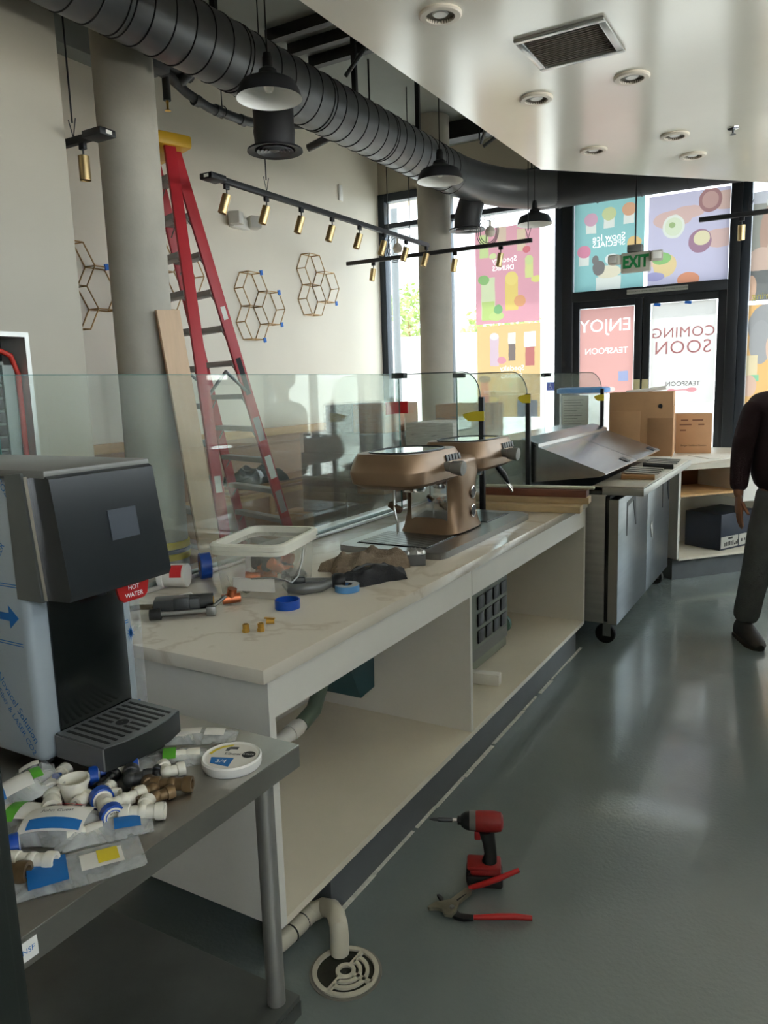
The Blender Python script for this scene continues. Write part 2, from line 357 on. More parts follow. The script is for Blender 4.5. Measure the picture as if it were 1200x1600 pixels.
# band around the near column
t = thing('striped_band', 'yellow and grey striped band around the concrete column', 'band', (-3.9, 3.64, .5))
for z0, z1, m_ in ((.5, .545, 'y'), (.545, .575, 'g'), (.575, .625, 'y')):
    B().lathe([(.1845, z0), (.194, z0+.004), (.194, z1-.004), (.1845, z1)], (-3.9, 3.64, 0), 40).build('stripe', yellow_tape if m_ == 'y' else grey_pl, t)
# ================================================================== DUCT
duct_m = M('dark_painted_duct', (104, 106, 108), .38, .35, .12, 3)
duct_d = M('black_flexible_duct', (50, 51, 54), .5, .2, .1, 6)
R = .195; ZD = 3.68; XD = -3.38
t = thing('air_duct', 'long round dark grey spiral air duct under the ceiling', 'duct', (XD, 3, ZD-R))
path = [(XD, -2.3, ZD), (XD, 7.2, ZD), (XD+.02, 7.5, ZD), (XD+.1, 7.8, ZD-.01), (XD+.26, 8.06, ZD-.03), (XD+.48, 8.22, ZD-.05), (XD+.8, 8.3, ZD-.06)]
B().tube(path, R, 40).build('main_tube', duct_m, t)
B().tube([(XD+.55, 8.3, ZD-.06), (.9, 8.38, ZD-.06)], R*1.02, 40).build('branch_tube', duct_d, t)
def ring(c, ax, r, mat, par, rr=.007, name='seam_ring'):
    q = Vector(ax).to_track_quat('Z', 'Y').to_matrix().to_4x4()
    return B().tube([(T(c) @ q) @ Vector((r*math.cos(a*2*PI/32), r*math.sin(a*2*PI/32), 0)) for a in range(32)], rr, 6, closed=True).build(name, mat, par)
y = 1.4; k = 0; first = None
while y < 7.3:
    if first is None: first = ring((XD, y, ZD), (.1, 1, 0), R, black_metal, t, .006); y0_ = y
    else: copyobj(first, t).location = (0, y-y0_, 0)
    if k % 6 == 5:
        c = copyobj(first, t); c.location = (0, y-y0_+.035, 0)
    y += .155; k += 1
for x in (-2.6, -2.2, -1.75, -1.3, -.85, -.4): ring((x, 8.33, ZD-.06), (1, .03, 0), R*1.02, black_metal, t, .006)
for y in (2.4, 3.9, 5.52, 6.6):
    B().box(XD-.02, XD+.02, y, y+.03, ZD+R-.01, 4.47).build('hanger_strap', black_metal, t)
def diffuser(y, label, bend):
    t = thing('duct_diffuser', label, 'air vent', (XD, y, 3.19), group='round duct diffusers')
    x = XD
    if bend: B().tube([(x+.02, y+.05, 3.62), (x, y+.02, 3.5), (x-.04, y, 3.36), (x-.05, y, 3.23)], [.13, .135, .14, .14], 28).build('neck', duct_d, t); x -= .05
    else: B().lathe([(.135, 3.23), (.137, 3.3), (.142, 3.34), (.137, 3.38), (.14, 3.55)], (x, y, 0), 32).build('neck', duct_d, t)
    B().lathe([(.19, 3.215), (.188, 3.228), (.14, 3.24), (.138, 3.225), (.19, 3.215)], (x, y, 0), 36).build('flange', black_metal, t)
    for r in (.125, .1, .075, .05): B().lathe([(r, 3.218), (r-.016, 3.235), (r-.018, 3.23), (r, 3.213), (r, 3.218)], (x, y, 0), 28).build('louvre_ring', duct_m, t)
    B().lathe([(.001, 3.215), (.03, 3.22), (.001, 3.236)], (x, y, 0), 20).build('centre_cone', duct_m, t)
    return t
diffuser(4.46, 'black round duct diffuser below the near pendant lamp', False)
diffuser(7.80, 'black curved duct diffuser in front of the shop window', True)
# ================================================================== PIPES AND HANGERS ABOVE
pipe_m = M('dark_grey_pipe', (74, 75, 77), .5, .2, .1)
t = thing('sprinkler_pipe', 'dark sprinkler pipe running along the top of the left wall', 'pipe', (-4.6, 5.2, 3.9))
B().tube([(-4.6, 4.55, 4.06), (-4.6, 4.75, 4.05), (-4.6, 4.95, 3.98), (-4.6, 5.2, 3.94), (-4.6, 5.62, 3.955), (-4.6, 5.8, 3.98), (-4.45, 6.0, 4.0), (-4.3, 6.15, 4.0)], .038, 14).build('pipe_run', pipe_m, t)
for y, z in ((5.05, 3.955), (5.3, 3.945), (5.62, 3.955)): B().cyl((-4.6, y-.03, z), (-4.6, y+.03, z), .046).build('coupling', pipe_m, t)
B().cyl((-4.6, 4.4, 4.16), (-4.6, 5.0, 4.12), .05).build('upper_pipe', pipe_m, t); B().cyl((-4.6, 4.72, 4.15), (-4.6, 4.72, 3.86), .03).build('drop_pipe', pipe_m, t)
B().lathe([(.001, 3.78), (.025, 3.785), (.008, 3.8), (.012, 3.86)], (-4.6, 4.72, 0), 14).build('sprinkler_head', brass, t)
B().box(-4.75, -4.5, 4.5, 4.68, 4.02, 4.3, .02).build('valve_body', pipe_m, t); B().cyl((-4.6, 4.85, 4.02), (-4.5, 5.05, 4.25), .045).build('elbow', pipe_m, t)
B().cyl((-4.6, 5.36, 3.98), (-4.6, 5.36, 4.47), .005).build('hanger_rod', black_metal, t); ring((-4.6, 5.36, 3.95), (0, 1, 0), .048, black_metal, t, .004, 'hanger_loop')
t = thing('capped_pipe', 'short capped dark pipe stub beside the big duct', 'pipe', (-4.2, 6.4, 4.0)); B().cyl((-4.35, 6.25, 3.83), (-3.6, 6.3, 4.02), .035).build('pipe_stub', pipe_m, t); B().cyl((-3.68, 6.2, 4.0), (-3.68, 8.9, 4.08), .03).build('pipe_run', pipe_m, t); B().cyl((-3.7, 6.3, 4.0), (-3.7, 6.3, 4.47), .008).build('hanger_rod', black_metal, t)
for i, (y, lb) in enumerate(((5.35, 'dark strut channel on the deck, nearest of three'), (5.65, 'dark strut channel on the deck, middle of three'), (5.95, 'dark strut channel on the deck, farthest of three'))):
    B().box(-4.1, -2.85, y, y+.07, 4.38, 4.468).build('strut_channel', black_metal, label=lb, cat='strut', group='strut channels on the deck')
t = thing('deck_beam', 'dark crossbeam of the ceiling near the window wall', 'beam', (-3.5, 8.3, 4.3)); B().box(-4.7, -2.05, 8.2, 8.32, 4.3, 4.468).build('beam_web', black_metal, t); B().box(-4.7, -2.05, 8.17, 8.35, 4.28, 4.3).build('beam_flange', black_metal, t)
def rod(name, p, q, r, label, cat='hanger rod'): B().cyl(p, q, r, n=8).build(name, black_metal, label=label, cat=cat, group='ceiling hanger rods')
rod('ceiling_rod', (-2.55, 5.9, 3.85), (-2.55, 5.9, 4.47), .008, 'thin black hanger rod above the middle of the duct')
rod('ceiling_rod', (-2.9, 6.9, 3.8), (-2.9, 6.9, 4.47), .008, 'thin black hanger rod just left of the middle pendant cord')
rod('ceiling_rod', (-2.75, 7.9, 3.75), (-2.75, 7.9, 4.47), .008, 'thin black hanger rod near the far end of the duct')
for p, q, lb in (((-2.2, 6.1, 4.46), (-3.05, 7.3, 3.9), 'dark diagonal brace crossing in front of the ceiling deck'), ((-2.15, 7.6, 4.46), (-3.05, 7.35, 3.88), 'pale diagonal brace meeting the duct top'), ((-3.05, 5.6, 4.46), (-3.25, 5.2, 3.9), 'short grey brace behind the duct near the struts')):
    B().cyl(p, q, .016, n=8).build('diagonal_brace', pipe_m, label=lb, cat='brace', group='duct braces')
# ================================================================== PENDANTS
pend_in = M('white_enamel', (235, 235, 232), .35, 0, .02); bulb_m = M('frosted_bulb', (245, 243, 235), .3, 0, .01)
def pendant(x, y, z, label):
    t = thing('pendant_lamp', label, 'lamp', (x, y, z), group='black pendant lamps')
    sh = [(.028, .21), (.03, .16), (.05, .145), (.055, .125), (.075, .11), (.13, .09), (.145, .082), (.15, .075), (.17, .035), (.18, .0)]
    B().lathe([(r, z+h) for r, h in sh], (x, y, 0), 40).build('shade', black_metal, t)
    B().lathe([(r-.003, z+h+.001) for r, h in sh[2:]]+[(.18, z)], (x, y, 0), 40).build('shade_lining', pend_in, t)
    B().lathe([(.001, z+.235), (.022, z+.232), (.028, z+.2)], (x, y, 0), 20).build('socket_cap', black_metal, t)
    B().lathe([(.001, z+.03), (.018, z+.036), (.028, z+.055), (.024, z+.08), (.013, z+.1), (.013, z+.12)], (x, y, 0), 18).build('bulb', bulb_m, t)
    B().cyl((x, y, z+.23), (x, y, 4.47), .004, n=6).build('cord', black_pl, t); B().cyl((x, y, 4.44), (x, y, 4.469), .05).build('canopy', black_metal, t)
pendant(-2.75, 3.6, 3.18, 'black dome pendant lamp nearest the camera')
pendant(-2.72, 5.68, 3.17, 'black dome pendant lamp in the middle under the duct bend')
pendant(-2.72, 7.9, 3.2, 'black dome pendant lamp farthest away at the window')
# ================================================================== TRACK LIGHTS
def track(label, p, q, heads, rods, feed, tilt):
    p = Vector(p); q = Vector(q); d = (q-p).normalized(); s_ = Vector((-d.y, d.x, 0))
    t = thing('track_light', label, 'track light', (p+q)/2, group='black track lights with brass spots')
    m_ = Matrix(((d.x, s_.x, 0, p.x), (d.y, s_.y, 0, p.y), (0, 0, 1, p.z), (0, 0, 0, 1))); L_ = (q-p).length
    B(m_).box(0, L_, -.018, .018, -.02, .02, .003).build('rail', black_metal, t)
    if feed: B(m_).box(-.02, .13, -.05, .06, -.022, .018, .006).build('feed_box', black_metal, t); B(m_).box(-.021, -.019, -.02, .02, -.012, .008).build('sticker', paper, t)
    for h in heads:
        st = B(m_).box(h-.022, h+.022, -.012, .012, -.055, -.02, .003).cyl((h, 0, -.055), (h, 0, -.11), .005, n=8)
        hd = B(m_ @ T(h, 0, -.09) @ RY(tilt[0]) @ RX(tilt[1])).lathe([(.001, .0), (.031, .0), (.031, -.13), (.027, -.13), (.026, -.12), (.001, -.12)], n=24).build('spot_head', gold, t)
        st.build('stem', black_metal, hd)
    for r, z in rods:
        B(m_).cyl((r, 0, .02), (r-.03, 0, .12), .003, n=6).cyl((r, 0, .02), (r+.03, 0, .12), .003, n=6).cyl((r, 0, .1), (r, 0, z), .005, n=6).build('suspension', black_metal, t)
track('long black track light with eight brass spots below the duct', (-3.72, 4.15, 3.05), (-3.72, 7.45, 3.05), [.18+.44*i for i in range(8)], [(.63, 1.42), (2.9, 1.42)], True, (.25, .2))
track('black track light crossing in front of the window column', (-4.84, 7.62, 3.0), (-2.65, 7.62, 3.0), [.35, 1.35, 1.86], [(.55, 1.44), (2.15, 1.44)], False, (.15, -.1))
track('short black track light end in front of the near column', (-3.52, 3.13, 3.03), (-4.6, 3.13, 3.03), [.2], [(.27, 1.44)], True, (0, 0))
track('black track light at the right over the entrance', (-1.13, 7.85, 3.03), (.9, 7.85, 3.03), [.36, 1.3], [(.42, .15), (1.6, .15)], False, (0, .1))
# ================================================================== SOFFIT FITTINGS
trim_m = M('downlight_trim', (215, 205, 190), .4)
def downlight(x, y, label):
    t = thing('recessed_downlight', label, 'ceiling light', (x, y, 3.185), group='recessed downlights in the soffit')
    B().lathe([(.093, 3.2), (.095, 3.192), (.088, 3.185), (.064, 3.184), (.062, 3.199)], (x, y, 0), 36).build('trim_ring', trim_m, t)
    B().lathe([(.001, 3.1985), (.062, 3.1985), (.064, 3.1855)], (x, y, 0), 30).build('baffle', M('downlight_baffle', (120, 112, 100), .5), t)
    B().lathe([(.001, 3.193), (.03, 3.193), (.036, 3.198)], (x, y, 0), 24).build('lens', pend_in, t)
for x, y, lb in ((-1.56, 3.29, 'recessed downlight nearest the camera at the top of the picture'), (-1.54, 4.5, 'recessed downlight left and beyond the ceiling vent'), (-1.01, 4.5, 'recessed downlight right of the ceiling vent'), (-1.53, 5.69, 'recessed downlight in the far left corner of the soffit'), (-.99, 5.69, 'recessed downlight right of the far left one, before the last'), (-.96, 6.26, 'recessed downlight farthest away near the duct')): downlight(x, y, lb)
t = thing('ceiling_vent', 'square ceiling vent with a silver frame and dark grille', 'air vent', (-1.17, 3.92, 3.19))
for a in ((-1.385, -.96, 3.715, 3.75), (-1.385, -.96, 4.095, 4.13), (-1.385, -1.35, 3.75, 4.095), (-.995, -.96, 3.75, 4.095)): B().box(*a, 3.185, 3.2, .004).build('frame_bar', steel, t)
B().box(-1.35, -.995, 3.75, 4.095, 3.197, 3.1995).build('filter_pad', M('filter_grey', (120, 116, 108), .8), t)
for i in range(16): B(T(0, 3.76+i*.0215, 3.193) @ RX(.5)).box(-1.35, -.995, -.006, .006, -.0012, .0012).build('blade', M('grille_grey', (150, 146, 138), .5), t)
t = thing('soffit_sprinkler', 'small sprinkler head at the right of the glossy soffit', 'sprinkler', (-.64, 5.76, 3.15)); B().lathe([(.001, 3.195), (.035, 3.192), (.037, 3.2)], (-.64, 5.76, 0), 20).build('escutcheon', chrome, t); B().lathe([(.001, 3.155), (.02, 3.157), (.006, 3.165), (.008, 3.192)], (-.64, 5.76, 0), 14).build('deflector', dark_steel, t)
# ================================================================== WALL FITTINGS
def hexcluster(y, z, label, tapes, bc=()):
    t = thing('hexagon_wall_frame', label, 'wall decor', (-5.2, y, z-.6), group='brass hexagon wall frames')
    s_ = .19; h = s_*math.sqrt(3)
    for cy, cz in ((y, z), (y, z-h), (y+1.5*s_, z-h/2)):
        b_ = B()
        f = [(-5.08, cy+s_*math.cos(a*PI/3), cz+s_*math.sin(a*PI/3)) for a in range(6)]; k = [(-5.195, p[1], p[2]) for p in f]
        for i in range(6):
            b_.cyl(f[i], f[(i+1) % 6], .0055, n=6).cyl(k[i], k[(i+1) % 6], .0055, n=6).cyl(f[i], k[i], .0055, n=6)
        b_.build('hexagon', M('hexagon_gold_wire', (178, 142, 92), .4, .6), t)
    for dy, dz in tapes: B(T(-5.075, y+dy, z+dz) @ RX(.2)).box(-.006, .006, -.018, .018, -.024, .024).build('masking_tape', blue_tape, t)
hexcluster(6.26, 2.62, 'brass hexagon wall frame with blue tape right of the ladder', ((.1, .17), (.38, .0), (.4, -.33), (.1, -.5)))
hexcluster(7.33, 2.93, 'brass hexagon wall frame farthest right, near the window', ((.4, -.34),))
hexcluster(5.05, 2.83, 'brass hexagon wall frame half hidden behind the ladder', ())
hexcluster(4.10, 2.62, 'brass hexagon wall frame at the left beside the column', ((.3, .0),))
t = thing('emergency_light', 'white twin head emergency light on the cream wall', 'emergency light', (-5.2, 6.15, 3.2))
B().box(-5.2, -5.13, 6.05, 6.3, 3.2, 3.3, .01).build('housing', white_pl, t)
for y, a in ((6.03, .3), (6.33, -.5)): B(T(-5.12, y, 3.27) @ RZ(a)).box(-.03, .09, -.06, .06, -.06, .06, .015).build('lamp_head', M('emergency_lamp', (190, 186, 176), .4), t)
B().box(-5.2, -5.185, 8.05, 8.13, 3.82, 4.0, .004).build('wall_sensor', white_pl, label='small white sensor plate high on the cream wall', cat='sensor')
t = thing('exit_sign', 'hanging exit sign with green letters and two lamp heads', 'sign', (-1.73, 8.0, 2.65))
ex = M('exit_housing', (188, 184, 172), .4)
B().box(-1.86, -1.58, 7.975, 8.025, 2.64, 2.83, .008).build('housing', ex, t)
for s_ in (-1, 1):
    lh = B(T(-1.72+s_*.2, 7.98, 2.775) @ RZ(s_*.2)).box(-.055, .055, -.05, .05, -.045, .045, .012).build('lamp_head', ex, t); B(T(-1.72+s_*.2, 7.98, 2.775) @ RZ(s_*.2)).box(-.04, .04, -.054, -.05, -.032, .032, .004).build('lens', white_pl, lh)
B().box(-1.8, -1.66, 7.95, 8.05, 2.83, 2.9, .01).build('junction_box', M('grey_box', (110, 110, 105), .5), t); B().cyl((-1.73, 8, 2.9), (-1.73, 8.0, 4.468), .008, n=8).build('stem', black_metal, t)
letter('EXIT', .13, ink_green, t, face((-1.72, 7.9735, 2.735), (1, 0, 0), (0, 0, 1)) @ Matrix.Diagonal((.92, 1.2, 1, 1)), name='exit_lettering', offset=.006)
# electrical panel
t = thing('electrical_panel', 'open electrical panel with a red conduit in the partition wall', 'electrical panel', (-3.9, 2.4, .9))
dk = M('panel_dark', (40, 46, 44), .6, 0, .15)
B().box(-3.968, -3.955, 2.155, 2.675, .905, 1.945).build('back_plate', dk, t)
for a in ((2.15, 2.175), (2.655, 2.68)): B().box(-3.97, -3.742, *a, .9, 1.95).build('frame_side', M('panel_edge', (200, 200, 195), .4, .5), t)
B().box(-3.97, -3.742, 2.175, 2.655, 1.925, 1.95).build('frame_top', MATS['panel_edge'], t)
B().box(-3.95, -3.82, 2.2, 2.57, .95, 1.8, .005).build('breaker_board', M('panel_grey', (140, 150, 146), .5, .3), t)
for i in range(11): B().box(-3.82, -3.795, 2.4, 2.535, 1.0+i*.068, 1.055+i*.068, .004).build('breaker', black_pl, t)
B().box(-3.82, -3.80, 2.545, 2.615, .96, 1.78, .003).build('side_channel', M('panel_grey', (140, 150, 146)), t)
B().tube([(-3.8, 2.2, 1.87), (-3.8, 2.5, 1.87), (-3.8, 2.6, 1.83), (-3.8, 2.635, 1.73), (-3.8, 2.632, .95)], .015, 12).build('red_conduit', M('red_conduit', (190, 45, 30), .5), t)

# added unseen blocks opposite the counter, shading the floor from the side windows
for i_ in range(2, 6):
    y_ = -1.9+i_*1.25; t = thing('light_blocker', 'added unseen light blocker shaped as a tall steel refrigerator opposite the counter, number %s from the window end' % ('six five four three two one'.split()[i_]), 'refrigerator', (1.5, y_+.6, 0), group='added light blockers opposite the counter')
    B().box(1.1, 1.85, y_, y_+1.22, .1, 2.0, .01).build('cabinet_body', steel, t)
    for k_ in (0, 1): d = B().box(1.06, 1.1, y_+.01+k_*.605, y_+.605+k_*.605, .14, 1.97, .006).build('door', steel, t); B().cyl((1.04, y_+.55+k_*.12, .9), (1.04, y_+.55+k_*.12, 1.3), .012, n=10).build('handle', steel, d)
    for x_ in (1.15, 1.8):
        for k_ in (.08, 1.14): B().cyl((x_, y_+k_, 0), (x_, y_+k_, .1), .03, n=12).build('leg', black_pl, t)

# slack cable coils tied to the cross track
for x_, y_, z_, lb in ((-4.2, 7.61, 3.1, 'thin grey cable coil hanging by the left window jamb'), (-3.12, 7.61, 3.14, 'thin grey cable coil hanging in front of the pink poster')):
    t = thing('cable_coil', lb, 'cable', (x_, y_, z_-.15), group='slack cable coils')
    for k_ in range(3):
        r_ = .15-.02*k_; B().tube([(x_+r_*.8*math.cos(a*PI/14), y_+.01*k_, z_+r_*math.sin(a*PI/14)) for a in range(28)], .004, 6, closed=True).build('loop', pipe_m, t)
    B().tube([(x_, y_, z_+.1), (x_-.01, y_-.005, z_), (x_-.01, y_-.022, 3.025)], .004, 6).build('tie', pipe_m, t)
    B().lathe([(.001, z_-.06), (.04, z_-.05), (.055, z_-.01), (.04, z_+.03), (.012, z_+.05), (.012, z_+.1)], (x_+.03, y_, 0), 18).build('capped_socket', trim_m, t)
# ================================================================== COUNTER
quartz = M('white_quartz', (222, 214, 200), .16, 0, .05, 1.3, spec=.6)
def quartz_veins():
    nt = quartz.node_tree; N = nt.nodes; L = nt.links; p = N['Principled BSDF']; src = p.inputs['Base Color'].links[0].from_socket
    tc = N.new('ShaderNodeTexCoord'); nz = N.new('ShaderNodeTexNoise'); nz.inputs['Scale'].default_value = 1.1; nz.inputs['Detail'].default_value = 6; nz.inputs['Distortion'].default_value = 2.2; L.new(tc.outputs['Object'], nz.inputs[0])
    r = N.new('ShaderNodeValToRGB'); e = r.color_ramp.elements; e[0].position = .47; e[0].color = (0, 0, 0, 1); e[1].position = .5; e[1].color = (.35, .35, .35, 1); q = e.new(.53); q.color = (0, 0, 0, 1)
    L.new(nz.outputs[0], r.inputs[0]); mx = N.new('ShaderNodeMix'); mx.data_type = 'RGBA'; L.new(r.outputs[0], mx.inputs[0]); L.new(src, mx.inputs[6]); mx.inputs[7].default_value = (*lin((170, 150, 122)), 1); L.new(mx.outputs[2], p.inputs['Base Color'])
quartz_veins()
t = thing('counter_cabinet', 'long white open counter cabinet with two bays', 'cabinet', (-1.65, 2.9, 0))
B().box(-2.1, -1.19, 1.425, 1.45, .18, .876).build('end_panel', white_lam, t); B().box(-2.1, -1.19, 4.325, 4.35, .18, .876).build('end_panel', white_lam, t)
B().box(-1.98, -1.192, 2.69, 2.71, .2, .876).build('divider', white_lam, t)
sh = M('worn_white_shelf', (222, 214, 196), .3, 0, .05, 4)
B().box(-2.1, -1.19, 1.45, 4.325, .178, .2).build('bottom_shelf', sh, t); B().box(-2.1, -1.98, 1.45, 4.325, .2, .876).build('back_panel', white_lam, t)
B().box(-1.212, -1.19, 1.45, 2.688, .77, .876).build('apron', white_lam, t); B().box(-1.212, -1.19, 2.712, 4.325, .77, .876).build('apron', white_lam, t)
B().box(-2.1, -1.235, 1.72, 4.33, 0, .178).build('toe_kick', M('grey_cove_base', (88, 92, 94), .5, 0, .1), t)
t = thing('countertop', 'white veined quartz countertop on the long counter', 'countertop', (-1.65, 2.9, .876)); B().box(-2.14, -1.18, 1.40, 4.36, .877, .916, .003).build('slab', quartz, t)
ct = .9165
t = thing('glass_channel', 'aluminium channel holding the glass guard along the counter', 'rail', (-2.06, 2.9, ct))
al = M('aluminium', (205, 205, 203), .35, .7, .03)
B().box(-2.135, -2.062, 1.42, 4.35, ct, .94, .002).build('channel_side', al, t); B().box(-2.038, -2.02, 1.42, 4.35, ct, .93, .002).build('channel_side', al, t)
# glass guards
gm = Mglass('guard_glass', (.9, .94, .925), 1.5, .05)
edge_m = M('glass_edge_green', (60, 120, 115), .2, 0, .05)
def guard_panel(label, y0, y1, z0):
    t = thing('glass_guard', label, 'glass guard', (-2.05, (y0+y1)/2, z0), group='clear glass guards'); B().box(-2.054, -2.046, y0, y1, z0, 1.668).build('pane', gm, t)
    B().box(-2.0542, -2.0458, y0-.001, y0, z0, 1.668).build('pane_edge', edge_m, t); B().box(-2.0542, -2.0458, y1, y1+.001, z0, 1.668).build('pane_edge', edge_m, t); B().box(-2.0545, -2.0455, y0, y1, 1.668, 1.6695).build('pane_edge', edge_m, t)
    B().box(-2.075, -2.0, y1-.035, y1+.01, 1.645, 1.675, .003).build('corner_clip', black_metal, t)
    return t
guard_panel('long clear glass guard along the back of the counter', 1.34, 3.71, .921)
g2 = guard_panel('clear glass guard behind the steel prep table', 4.47, 6.22, .921); B().box(-2.075, -2.0, 4.46, 4.5, 1.645, 1.675, .003).build('corner_clip', black_metal, g2)
for y0_, y1_ in ((4.47, 4.6), (6.1, 6.22)): B().box(-2.07, -2.03, y0_, y1_, 0, .921).build('floor_post', black_metal, g2)
def wing(y, zb, label, tape, td):
    t = thing('glass_wing', label, 'glass guard', (-1.8, y, zb), group='curved glass wings with black posts')
    poly = [(-2.04, max(zb, .945)), (-1.585, max(zb, .945)), (-1.585, 1.53)]+[(-1.585-.1*(1-math.cos(a*PI/12)), 1.53+.138*math.sin(a*PI/12)) for a in range(1, 7)]+[(-2.04, 1.668)]
    m_ = Matrix(((1, 0, 0, 0), (0, 0, 1, y), (0, 1, 0, 0), (0, 0, 0, 1)))
    B(m_).prism(poly, -.003, .003).build('pane', gm, t); 
    arc = [(-1.585-.1*(1-math.cos(a*PI/12)), y, 1.53+.138*math.sin(a*PI/12)) for a in range(0, 7)]+[(-2.04, y, 1.668)]
    B().tube(arc, .0032, 6).build('pane_edge', M('dark_glass_edge', (50, 66, 66), .3), t)
    B().box(-1.592, -1.565, y-.012, y+.012, zb, 1.535, .002).build('post', black_metal, t)
    b_ = B(m_); z = tape; b_.prism([(-1.56, z), (-1.56, z+.05), (-1.60-td*.6, z+.05), (-1.63-td*.6, z+.045), (-1.66-td, z+.035), (-1.655-td, z+.02), (-1.63-td, z)], -.0145, -.0125); b_.build('yellow_tape', yellow_tape, t)
wing(3.75, ct, 'curved glass wing nearest the coffee machine', 1.41, .02); wing(4.47, 0.0, 'curved glass wing at the near end of the prep table', 1.48, -.02); wing(6.22, 0.0, 'curved glass wing beside the blue lidded bin', 1.44, -.02)
t = thing('red_tape_flag', 'red tape flag hanging on the glass edge', 'tape', (-2.05, 3.72, 1.44)); B().box(-2.06, -2.0, 3.714, 3.72, 1.455, 1.52).build('front_flap', red_pl, t); B().box(-2.062, -2.056, 3.58, 3.72, 1.455, 1.52).build('back_flap', red_pl, t)
# ================================================================== COFFEE MACHINE
bronze = M('bronze_paint', (142, 116, 92), .33, .45, .05); bronze_d = M('dark_bronze', (112, 90, 70), .4, .4, .05)  # second bronze is a darker tone for the wand grips
t = thing('coffee_tray', 'stainless drip tray base under the bronze coffee machine', 'drip tray', (-1.54, 3.18, ct))
b = B(); c_ = .05; x0, x1, y0, y1 = -1.79, -1.29, 2.65, 3.71
b.prism([(x0+c_, y0), (x1-c_, y0), (x1-.012, y0+.012), (x1, y0+c_), (x1, y1-c_), (x1-c_, y1), (x0+c_, y1), (x0, y1-c_), (x0, y0+c_), (x0+.012, y0+.012)], ct, .944).build('tray_body', steel, t)
for y0, y1 in ((2.72, 3.0), (3.36, 3.64)):
    g = B().box(-1.73, -1.39, y0, y1, .944, .9455).build('drain_pan', black_pl, t)
    for i in range(14): B().box(-1.725, -1.395, y0+.006+i*(y1-y0-.012)/14, y0+.006+(i+.62)*(y1-y0-.012)/14, .9456, .949).build('grate_bar', steel, g)
t = thing('coffee_machine', 'bronze two headed coffee machine with round knobs', 'coffee machine', (-1.54, 3.18, .945))
# pedestal: loft of profiles (half width x, half depth y, centre y)
def loft(secs, name, mat, par, n=28, pw=4):
    vs = []; fs = []
    for cx, cy, z, rx, ry in secs:
        for k in range(n):
            a = 2*PI*k/n; c, s_ = math.cos(a), math.sin(a); vs.append((cx+rx*math.copysign(abs(c)**(2/pw), c), cy+ry*math.copysign(abs(s_)**(2/pw), s_), z))
    for i in range(len(secs)-1):
        for k in range(n): fs.append([i*n+k, i*n+(k+1) % n, (i+1)*n+(k+1) % n, (i+1)*n+k])
    fs.append(list(range(n))[::-1]); fs.append([(len(secs)-1)*n+k for k in range(n)])
    return B().add(vs, fs).build(name, mat, par)
cx = -1.535; cy = 3.16
ped = loft([(cx, cy, .95, .15, .19), (cx, cy, .975, .146, .165), (cx, cy, 1.03, .142, .135), (cx, cy, 1.1, .142, .125), (cx, cy, 1.17, .142, .135), (cx, cy, 1.215, .142, .175), (cx, cy, 1.24, .14, .21)], 'pedestal', bronze, t)
for s_ in (-1, 1):   # mirror splash plates on the two sides
    B().box(cx-.085, cx+.095, cy+s_*.124-.004, cy+s_*.124+.004, .985, 1.2, .003, m=T(0, s_*.014, 0)).build('splash_plate', chrome, t)
    for i in range(9): B().box(cx-.0+i*.012, cx+.007+i*.012, cy+s_*.135, cy+s_*.15, 1.205, 1.217).build('vent_slot', black_pl, t)
for z in (1.0, 1.085):
    pr = B(T(cx+.144, cy+.03, z+.03) @ RY(PI/2)).lathe([(.027, -.004), (.03, .004), (.026, .006), (.024, .002)], n=24).build('port_ring', chrome, t); B(T(cx+.144, cy+.03, z+.03) @ RY(PI/2)).lathe([(.001, .003), (.024, .003)], n=20).build('port_face', black_pl, pr)
# saddle bridge
B().box(cx-.14, cx+.14, cy-.21, cy+.21, 1.2, 1.285, .03, seg=4).build('bridge', bronze, t)
for s_, nm in ((-1, 'near'), (1, 'far')):
    hy = cy+s_*.32
    secs = [(cx, hy, 1.195, .13, .22), (cx, hy, 1.215, .165, .25), (cx, hy, 1.26, .172, .258), (cx, hy, 1.268, .17, .256), (cx, hy, 1.315, .158, .238), (cx, hy, 1.335, .148, .224)]
    h = loft(secs, 'head', bronze, t, n=40, pw=5)
    loft([(cx, hy, 1.3345, .12, .19), (cx, hy, 1.337, .12, .19)], 'top_glass', M('dark_mirror_glass', (150, 165, 170), .06, .7), h, n=32, pw=3)
    B(T(cx, hy, 1.337)).tube([(.122*math.copysign(abs(math.cos(a*PI/20))**(2/3), math.cos(a*PI/20)), .192*math.copysign(abs(math.sin(a*PI/20))**(2/3), math.sin(a*PI/20)), 0) for a in range(40)], .004, 6, closed=True).build('glass_rim', dark_steel, h)
    k = B(T(cx+.165, hy+.02, 1.268) @ RY(PI/2+.08)).lathe([(.001, -.0), (.02, .0), (.021, .03), (.027, .034), (.032, .075), (.03, .084), (.001, .086)], n=24).build('knob', M('knob_grey', (128, 126, 122), .45, .3), h)
    for i in range(5): B(T(cx+.164, hy+.03+i*.03, 1.3) @ RY(-.22)).box(-.002, .004, 0, .02, -.014, .014, .002).build('button', grey_pl, h)
    B().lathe([(.001, 1.155), (.05, 1.16), (.055, 1.175), (.052, 1.2)], (cx+.02, hy-s_*.01, 0), 24).build('group_head', chrome, h)
    sx = cx-.1; sy = hy-s_*.0
    wd = B().tube([(sx+.03, sy, 1.2), (sx+.03, sy, 1.13), (sx+.035, sy-.01, 1.08), (sx+.05, sy-.015, 1.02), (sx+.05, sy-.015, .965)], .007, 10).build('steam_wand', chrome, h); B(T(sx+.035, sy, 1.085) @ RY(.5)).box(-.035, .03, -.014, .014, -.014, .014, .006).build('wand_grip', bronze_d, wd)
